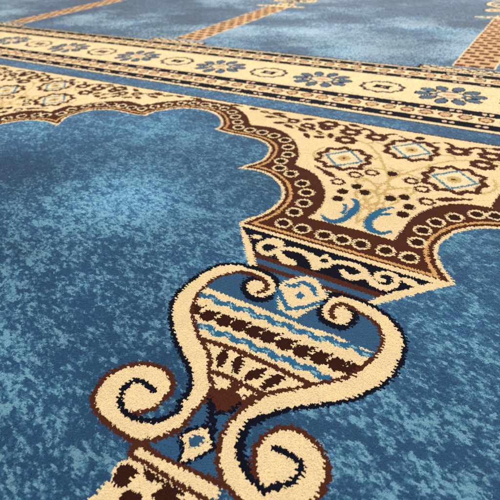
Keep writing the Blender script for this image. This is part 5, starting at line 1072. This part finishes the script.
def vnoise(x, y, s):
    xi, yi = np.floor(x), np.floor(y)
    fx, fy = x - xi, y - yi
    fx = fx * fx * (3 - 2 * fx); fy = fy * fy * (3 - 2 * fy)
    a = hash01(xi, yi, s); b = hash01(xi + 1, yi, s); c = hash01(xi, yi + 1, s); d = hash01(xi + 1, yi + 1, s)
    return (a * (1 - fx) + b * fx) * (1 - fy) + (c * (1 - fx) + d * fx) * fy

def lnoise(x, row, s):
    xi = np.floor(x); f = x - xi; f = f * f * (3 - 2 * f)
    return hash01(xi, row, s) * (1 - f) + hash01(xi + 1, row, s) * f

def fbm(x, y, s, o=3):
    r, a, t = 0, 1.0, 0
    for i in range(o):
        r = r + a * vnoise(x * 2 ** i, y * 2 ** i, s + i); t += a; a *= .55
    return r / t

# ------------------------------------------------------------------ camera of the photograph
YAW, PITCH, ROLL, FPX = [-0.573106, 0.627613, 0.051176, 469.991448]
CX = -(-0.47407)           # foot of the camera in carpet units (x measured from the column axis)
def basis():
    cy, sy, cp, sp = math.cos(YAW), math.sin(YAW), math.cos(PITCH), math.sin(PITCH)
    cr, sr = math.cos(ROLL), math.sin(ROLL)
    fwd = np.array([sy * cp, cy * cp, -sp]); right = np.array([cy, -sy, 0.0]); down = np.cross(fwd, right)
    return right * cr + down * sr, -right * sr + down * cr, fwd
RIGHT, DOWN, FWD = basis()

# ------------------------------------------------------------------ knots: tiles of knots, coarser where they are far away
X0, X1, Y0, Y1 = -9.6, 4.4, -1.5, 9.6
tw, th = 72 * DU, 48 * DV
tx, ty = np.meshgrid(np.arange(math.floor(X0 / tw), math.ceil(X1 / tw)), np.arange(math.floor(Y0 / th), math.ceil(Y1 / th)))
tx, ty = tx.ravel(), ty.ravel()
cxs, cys = (tx + .5) * tw, (ty + .5) * th
def project(x, y):
    P = np.c_[x - CX, y, -np.ones(len(x))]
    z = P @ FWD
    zz = np.where(z > .05, z, np.nan)
    return P @ RIGHT / zz * FPX + 250, P @ DOWN / zz * FPX + 250
px, py = project(cxs, cys)
dist = np.sqrt((cxs - CX) ** 2 + cys ** 2 + 1)
off = np.maximum.reduce([-px, px - 500, -py, py - 500, np.zeros(len(px))])
off = np.where(np.isnan(off), 9999, off)
lod = np.where(np.hypot(cxs - CX, cys) < 1.9, 1, np.where(dist < 3.0, 2, np.where(dist < 5.2, 4, 6)))
lod = np.where(off > 110, np.maximum(np.where(lod == 6, 12, lod * 2), 4), lod)
lod = np.where(lod == 8, 12, lod); lod = np.where(off > 420, 24, lod)
foot = np.hypot(cxs - CX, cys); lod = np.where((foot < 2.2) & (cys > -.8), np.minimum(lod, 2), np.where(foot < 3.6, np.minimum(lod, 6), lod))
chunks = []
for n in np.unique(lod):
    m = lod == n
    nx, ny = 72 // n, 48 // n
    a = (tx[m][:, None] * nx + np.arange(nx)[None])                       # tile, nx
    b = (ty[m][:, None] * ny + np.arange(ny)[None])
    gx = np.repeat(a[:, None, :], ny, 1).ravel(); gy = np.repeat(b[:, :, None], nx, 2).ravel()
    chunks.append(((gx + .5) * DU * n, (gy + .5) * DV * n, np.full(len(gx), n)))
kx = np.concatenate([c[0] for c in chunks]); ky = np.concatenate([c[1] for c in chunks]); kn = np.concatenate([c[2] for c in chunks])

# colour of every knot: the weave shifts single picks a little, which makes the ragged edges
pick = np.floor(ky / (2 * PV))
weft = np.floor(ky / PV).astype(int)
comb = (weft % 2) * 2 - 1
jx = .0022 * comb + .0095 * (lnoise(kx / .010, weft, 11) - .5) + .003 * (hash01(np.floor(kx / PU), np.floor(ky / DV), 12) - .5)
saw = kx / .0150 + 1.6 * vnoise(kx / .05, ky / .04, 14)
jy = .0070 * (saw - np.floor(saw) - .5) * (.3 + lnoise(ky / .03, np.floor(saw), 15)) + .003 * (hash01(np.floor(kx / DU), weft, 13) - .5)
calm = np.where(ky > 2.4, .55, 1.0); jx *= calm; jy *= calm
sx, sy = kx + jx, ky + jy
row = np.floor((sy + 1.90) / D).astype(int)
fy_ = sy - row * D
shift = np.where((fy_ > 2.477) & (fy_ < 3.70), .195, 0)      # the border's repeat starts between two motifs
col = np.floor((sx + W / 2 + shift) / W).astype(int)
fx_ = sx - col * W
op = evaluate(OPS, fx_, fy_)
yarn = OP_YARN[op]; part = OP_PART[op]

# the mottled blue ground: light picks scattered in clouds over dark ones
FIELD = YARNS.index('field')
fm = yarn == FIELD
x, y = sx[fm], sy[fm]
cloud = fbm(x / .55 + 3.1, y / .55 + 1.7, 31, 3) - .5
blob = fbm(x / .052, y / .038, 41, 3) - .5
streak = lnoise(x / .013 + 7 * hash01(pick[fm], pick[fm], 5), pick[fm], 51) - .5
fine = lnoise(x / .008, np.floor(y / PV), 61) - .5
tone = .32 * cloud + .60 * blob + .46 * streak + .40 * fine

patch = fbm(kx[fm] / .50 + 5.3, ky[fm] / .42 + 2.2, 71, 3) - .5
# pile sheen and shade painted in as lighter and darker patches: x, y, radius along, radius across, strength
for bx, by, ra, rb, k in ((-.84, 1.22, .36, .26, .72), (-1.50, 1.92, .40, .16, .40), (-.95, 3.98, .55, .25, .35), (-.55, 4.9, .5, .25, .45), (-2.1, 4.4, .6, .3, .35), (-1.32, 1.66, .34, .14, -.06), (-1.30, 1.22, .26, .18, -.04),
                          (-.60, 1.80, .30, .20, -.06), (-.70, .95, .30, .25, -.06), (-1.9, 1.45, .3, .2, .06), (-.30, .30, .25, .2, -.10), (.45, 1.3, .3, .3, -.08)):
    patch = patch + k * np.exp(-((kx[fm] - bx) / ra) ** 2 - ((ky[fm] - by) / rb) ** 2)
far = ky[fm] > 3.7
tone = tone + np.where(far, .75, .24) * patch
shade = np.where(tone < -.01, 0, np.where(tone < .09, 1, np.where(tone < .20, 2, 3)))
NY = len(YARNS)
MATS = YARNS + ['dark_blue', 'middle_blue', 'soft_blue', 'light_blue', 'slate_blue', 'grey_blue', 'pale_blue']
ease = hash01(np.floor(x / .005), np.floor(y / .006), 93) < .5 * np.clip((y - .7) / .8, 0, 1)   # softer flecks up the row
shade = np.where(ease, np.clip(shade, 1, 2), shade)
band = np.clip((y - 2.9) / 1.2, 0, 1)                       # pale haze over the far rows, painted in with greyer, cloudier yarn
wisp = fbm(x / .75 + 9.1, y / .50 + 4.4, 91, 3) - .5 + .30 * (hash01(np.floor(x / .004), np.floor(y / .006), 95) - .5) + .22 * blob
grey = np.where(wisp < -.03, NY + 4, np.where(wisp < .06, NY + 5, np.where(wisp < .12, NY + 2, NY + 6)))
mix = hash01(np.floor(x / .007), np.floor(y / .009), 97) < .85 * band
yarn[fm] = np.where(mix, grey, NY + shade)
sheen_tint = np.ones(len(kx)); sheen_tint[fm] = 1 + np.clip(np.where(far, .8, .8) * patch, -.16, .75)

# ------------------------------------------------------------------ which object a knot belongs to
sub_of = {'medallion': 'spandrel', 'crescent': 'spandrel', 'rosette': 'border_band', 'oval_rosette': 'border_band',
          'vase_body': 'vase', 'vase_foot': 'vase', 'volute': 'vase', 'diamond': 'vase'}
whole = {'blue_field', 'blue_stripe'}
pname = np.array([p for p in PARTS])
vx, vy = project(kx, ky)
inframe = (vx > -3) & (vx < 503) & (vy > -3) & (vy < 503)
key = part.astype(np.int64) * 10000 + (col + 50) * 100 + (row + 50)
for i, p in enumerate(PARTS):
    b = p.split('#')[0]
    m = part == i
    if b in whole: key[m] = i * 10000
    elif b == 'border_band': key[m] = i * 10000 + row[m] + 50
uk, inv = np.unique(key, return_inverse=True)
seen = np.bincount(inv, weights=inframe, minlength=len(uk)) > 25

# ------------------------------------------------------------------ materials
def yarn_material(name, rgb, rough=.95, spec=.06, sheen=.25):
    m = bpy.data.materials.new(name + '_yarn'); m.use_nodes = True
    nt = m.node_tree; nt.nodes.clear()
    out = nt.nodes.new('ShaderNodeOutputMaterial'); bs = nt.nodes.new('ShaderNodeBsdfPrincipled')
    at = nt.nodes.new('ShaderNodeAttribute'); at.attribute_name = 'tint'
    tc = nt.nodes.new('ShaderNodeTexCoord'); nz = nt.nodes.new('ShaderNodeTexNoise')
    nz.inputs['Scale'].default_value = 55; nz.inputs['Detail'].default_value = 4
    mr = nt.nodes.new('ShaderNodeMapRange'); mr.inputs['To Min'].default_value = .88; mr.inputs['To Max'].default_value = 1.12
    mu = nt.nodes.new('ShaderNodeMath'); mu.operation = 'MULTIPLY'
    hs = nt.nodes.new('ShaderNodeHueSaturation'); hs.inputs['Color'].default_value = (*rgb, 1)
    nt.links.new(tc.outputs['Object'], nz.inputs['Vector']); nt.links.new(nz.outputs['Fac'], mr.inputs['Value'])
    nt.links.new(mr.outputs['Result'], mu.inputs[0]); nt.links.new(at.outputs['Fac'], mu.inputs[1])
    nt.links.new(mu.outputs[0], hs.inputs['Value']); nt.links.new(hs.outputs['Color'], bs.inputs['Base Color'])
    bs.inputs['Roughness'].default_value = rough
    bs.inputs['Specular IOR Level'].default_value = spec
    bs.inputs['Sheen Weight'].default_value = sheen; bs.inputs['Sheen Roughness'].default_value = .3
    bs.inputs['Sheen Tint'].default_value = (1, 1, 1, 1)
    nt.links.new(bs.outputs['BSDF'], out.inputs['Surface'])
    return m
RGB = {'cream': (0.7265, 0.5665, 0.3217), 'brown': (0.0709, 0.0185, 0.0088), 'navy': (0.0038, 0.0045, 0.0116), 'plain_blue': (0.0201, 0.0781, 0.1612), 'field': (0.0255, 0.0895, 0.2033), 'teal': (0.0236, 0.12, 0.23), 'gold': (0.5844, 0.33, 0.12), 'slate': (0.0818, 0.1247, 0.1786), 'salmon': (0.684, 0.4621, 0.3133), 'pale_gold': (0.5267, 0.3562, 0.1296), 'ivory': (0.7509, 0.6084, 0.3742), 'light_teal': (0.2098, 0.3881, 0.4366), 'rust': (0.1557, 0.049, 0.0201), 'peach': (0.5609, 0.3562, 0.1786), 'dark_blue': (0.0154, 0.0625, 0.1377), 'middle_blue': (0.0271, 0.0969, 0.1932), 'soft_blue': (0.0549, 0.1586, 0.2599), 'light_blue': (0.1231, 0.2746, 0.3732), 'dark_brown': (0.0316, 0.0088, 0.0048), 'soft_teal': (0.0709, 0.197, 0.2735), 'slate_blue': (0.0261, 0.0641, 0.114), 'grey_blue': (0.061, 0.1185, 0.1812), 'pale_blue': (0.2185, 0.3217, 0.3913)}
mats = [yarn_material(n, RGB[n], rough=.7 if 'blue' in n else .9, spec=.10 if 'blue' in n else .06, sheen=.45 if 'blue' in n else (.04 if n in ('brown', 'dark_brown', 'navy', 'rust') else .15)) for n in MATS]

# ------------------------------------------------------------------ tufts
def tufts(ids):
    """one or two small leaning frustums per knot; returns vertex, tint and yarn arrays"""
    reps = np.where(kn[ids] == 2, 2, 1)
    i = np.repeat(ids, reps); r = np.repeat(reps, reps)
    j = np.arange(len(i)) - np.repeat(np.cumsum(reps) - reps, reps)
    n = kn[i].astype(float); m = len(i)
    hw = DU * n * np.where(r == 2, .25, .5); hd = DV * n * .5
    cx = kx[i] + np.where(r == 2, (j * 2 - 1) * DU * n * .25, 0)
    cy = ky[i].copy()
    cx += rng.normal(0, .11, m) * hw; cy += rng.normal(0, .11, m) * hd
    soft = np.maximum(np.minimum(n / 2, 3), .7)
    cx += rng.normal(0, .16, m) * hw; cy += rng.normal(0, .20, m) * hd
    top = rng.normal(0, .00032, m) * (soft ** .4)
    lx = rng.normal(.18, .20, m) * hw; ly = rng.normal(-.08, .20, m) * hd
    tip = rng.uniform(1.04, 1.24, m)
    co = np.empty((m, 8, 3), np.float32)
    for q, (ax, ay) in enumerate(((-1, -1), (1, -1), (1, 1), (-1, 1))):
        co[:, q, 0] = cx + ax * hw * 1.15; co[:, q, 1] = cy + ay * hd * 1.15; co[:, q, 2] = -.011
        co[:, 4 + q, 0] = cx + lx + ax * hw * tip; co[:, 4 + q, 1] = cy + ly + ay * hd * tip
        co[:, 4 + q, 2] = top + rng.normal(0, .00012, m)
    tint = sheen_tint[i] * (1 + rng.normal(0, .04, m))
    return co * S, tint, yarn[i]
FACES = np.array([[0, 1, 5, 4], [1, 2, 6, 5], [2, 3, 7, 6], [3, 0, 4, 7], [4, 5, 6, 7]])

def pile_object(name, ids, parent):
    co, tint, yn = tufts(ids)
    m = len(co)
    used = np.unique(yn); slot = {u: k for k, u in enumerate(used)}
    me = bpy.data.meshes.new(name)
    me.vertices.add(m * 8); me.vertices.foreach_set('co', co.ravel())
    faces = (np.arange(m)[:, None, None] * 8 + FACES[None]).reshape(-1)
    me.loops.add(m * 20); me.loops.foreach_set('vertex_index', faces.astype(np.int32))
    me.polygons.add(m * 5)
    me.polygons.foreach_set('loop_start', (np.arange(m * 5) * 4).astype(np.int32))
    me.polygons.foreach_set('material_index', np.repeat(np.array([slot[v] for v in used])[np.searchsorted(used, yn)], 5).astype(np.int32))
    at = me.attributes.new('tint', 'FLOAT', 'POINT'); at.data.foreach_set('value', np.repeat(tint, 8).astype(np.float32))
    me.update(); me.validate()
    me.polygons.foreach_set('use_smooth', np.zeros(m * 5, bool))
    for u in used: me.materials.append(mats[u])
    o = bpy.data.objects.new(name, me); bpy.context.scene.collection.objects.link(o)
    o.parent = parent
    return o

carpet = bpy.data.objects.new('prayer_carpet', None); bpy.context.scene.collection.objects.link(carpet)
carpet['label'] = 'mottled blue prayer carpet woven with cream and brown scalloped arches, vase ornament and floral border'
carpet['category'] = 'carpet'

order = np.argsort(inv, kind='stable'); bounds = np.searchsorted(inv[order], np.arange(len(uk) + 1))
made = {}
rest = []
def build(i, parent):
    ids = order[bounds[i]:bounds[i + 1]]
    p = PARTS[uk[i] // 10000]
    o = pile_object(p.split('#')[0], ids, parent)
    made[uk[i]] = o
    return o
later = []
for i in range(len(uk)):
    b = PARTS[uk[i] // 10000].split('#')[0]
    if not seen[i]: rest.append(order[bounds[i]:bounds[i + 1]])
    elif b in sub_of: later.append((i, b))
    else: build(i, carpet)
for i, b in later:
    cr = uk[i] % 10000
    want = sub_of[b]
    if want == 'border_band': cr = cr % 100
    k = PARTS.index(want) * 10000 + cr
    build(i, made.get(k, carpet))
if rest: pile_object('outer_pile', np.concatenate(rest), carpet)

# woven backing under the pile
bk = bpy.data.meshes.new('backing'); z = -.013 * S
bk.from_pydata([(X0 * S, Y0 * S, z), (X1 * S, Y0 * S, z), (X1 * S, Y1 * S, z), (X0 * S, Y1 * S, z),
                (X0 * S, Y0 * S, z - .004), (X1 * S, Y0 * S, z - .004), (X1 * S, Y1 * S, z - .004), (X0 * S, Y1 * S, z - .004)], [],
               [(0, 1, 2, 3), (7, 6, 5, 4), (0, 4, 5, 1), (1, 5, 6, 2), (2, 6, 7, 3), (3, 7, 4, 0)])
bo = bpy.data.objects.new('backing', bk); bpy.context.scene.collection.objects.link(bo); bo.parent = carpet
bk.materials.append(yarn_material('jute', (.25, .17, .10), sheen=0))
bk.attributes.new('tint', 'FLOAT', 'POINT').data.foreach_set('value', np.ones(8, np.float32))

# floor the carpet lies on
fl = bpy.data.meshes.new('floor'); zf = z - .006; R = 12
fl.from_pydata([(-R, -R, zf), (R, -R, zf), (R, R, zf), (-R, R, zf)], [], [(0, 1, 2, 3)])
fo = bpy.data.objects.new('floor', fl); bpy.context.scene.collection.objects.link(fo); fo['kind'] = 'structure'
fmt = bpy.data.materials.new('floor_stone'); fmt.use_nodes = True
nt = fmt.node_tree; b = nt.nodes['Principled BSDF']; nz = nt.nodes.new('ShaderNodeTexNoise'); nz.inputs['Scale'].default_value = 3
cr = nt.nodes.new('ShaderNodeValToRGB'); cr.color_ramp.elements[0].color = (.35, .32, .28, 1); cr.color_ramp.elements[1].color = (.5, .47, .42, 1)
nt.links.new(nz.outputs['Fac'], cr.inputs['Fac']); nt.links.new(cr.outputs['Color'], b.inputs['Base Color']); b.inputs['Roughness'].default_value = .5
fl.materials.append(fmt)

# ------------------------------------------------------------------ light: soft ceiling lamp of the hall, plus an added fill
from mathutils import Matrix, Vector
def lamp(name, loc, target, sx, sy, watts, color):
    l = bpy.data.lights.new(name, 'AREA'); l.shape = 'RECTANGLE'; l.size = sx; l.size_y = sy; l.energy = watts; l.color = color
    o = bpy.data.objects.new(name, l); bpy.context.scene.collection.objects.link(o); o.location = loc
    o.rotation_euler = (Vector(target) - Vector(loc)).to_track_quat('-Z', 'Y').to_euler()
lamp('ceiling_light', (-.6, 1.7, 2.4), (-.2, .6, 0), 2.4, 1.6, 98, (1, .96, .90))
lamp('far_fill_light', (-1.6, 6.5, 1.7), (-.3, 1.0, 0), 4.0, 2.2, 130, (.92, .96, 1))  # added low fill lamp out of view, pales the far rows
w = bpy.data.worlds.new('World'); bpy.context.scene.world = w; w.use_nodes = True
bg = w.node_tree.nodes['Background']; bg.inputs['Color'].default_value = (1, .97, .93, 1); bg.inputs['Strength'].default_value = .5

# ------------------------------------------------------------------ camera
cam = bpy.data.cameras.new('camera'); co_ = bpy.data.objects.new('camera', cam); bpy.context.scene.collection.objects.link(co_)
cam.sensor_fit = 'HORIZONTAL'; cam.sensor_width = 36; cam.lens = FPX / 500 * 36
cam.clip_start = .01; cam.clip_end = 100
M = Matrix(((RIGHT[0], -DOWN[0], -FWD[0], CX * S), (RIGHT[1], -DOWN[1], -FWD[1], 0), (RIGHT[2], -DOWN[2], -FWD[2], S), (0, 0, 0, 1)))
co_.matrix_world = M
cam.dof.use_dof = True; cam.dof.focus_distance = 1.42 * S; cam.dof.aperture_fstop = cam.lens / 1.9
sc = bpy.context.scene
sc.camera = co_
sc.view_settings.view_transform = 'Standard'; sc.view_settings.look = 'None'; sc.view_settings.exposure = 0
sc.render.resolution_x = sc.render.resolution_y = 1024
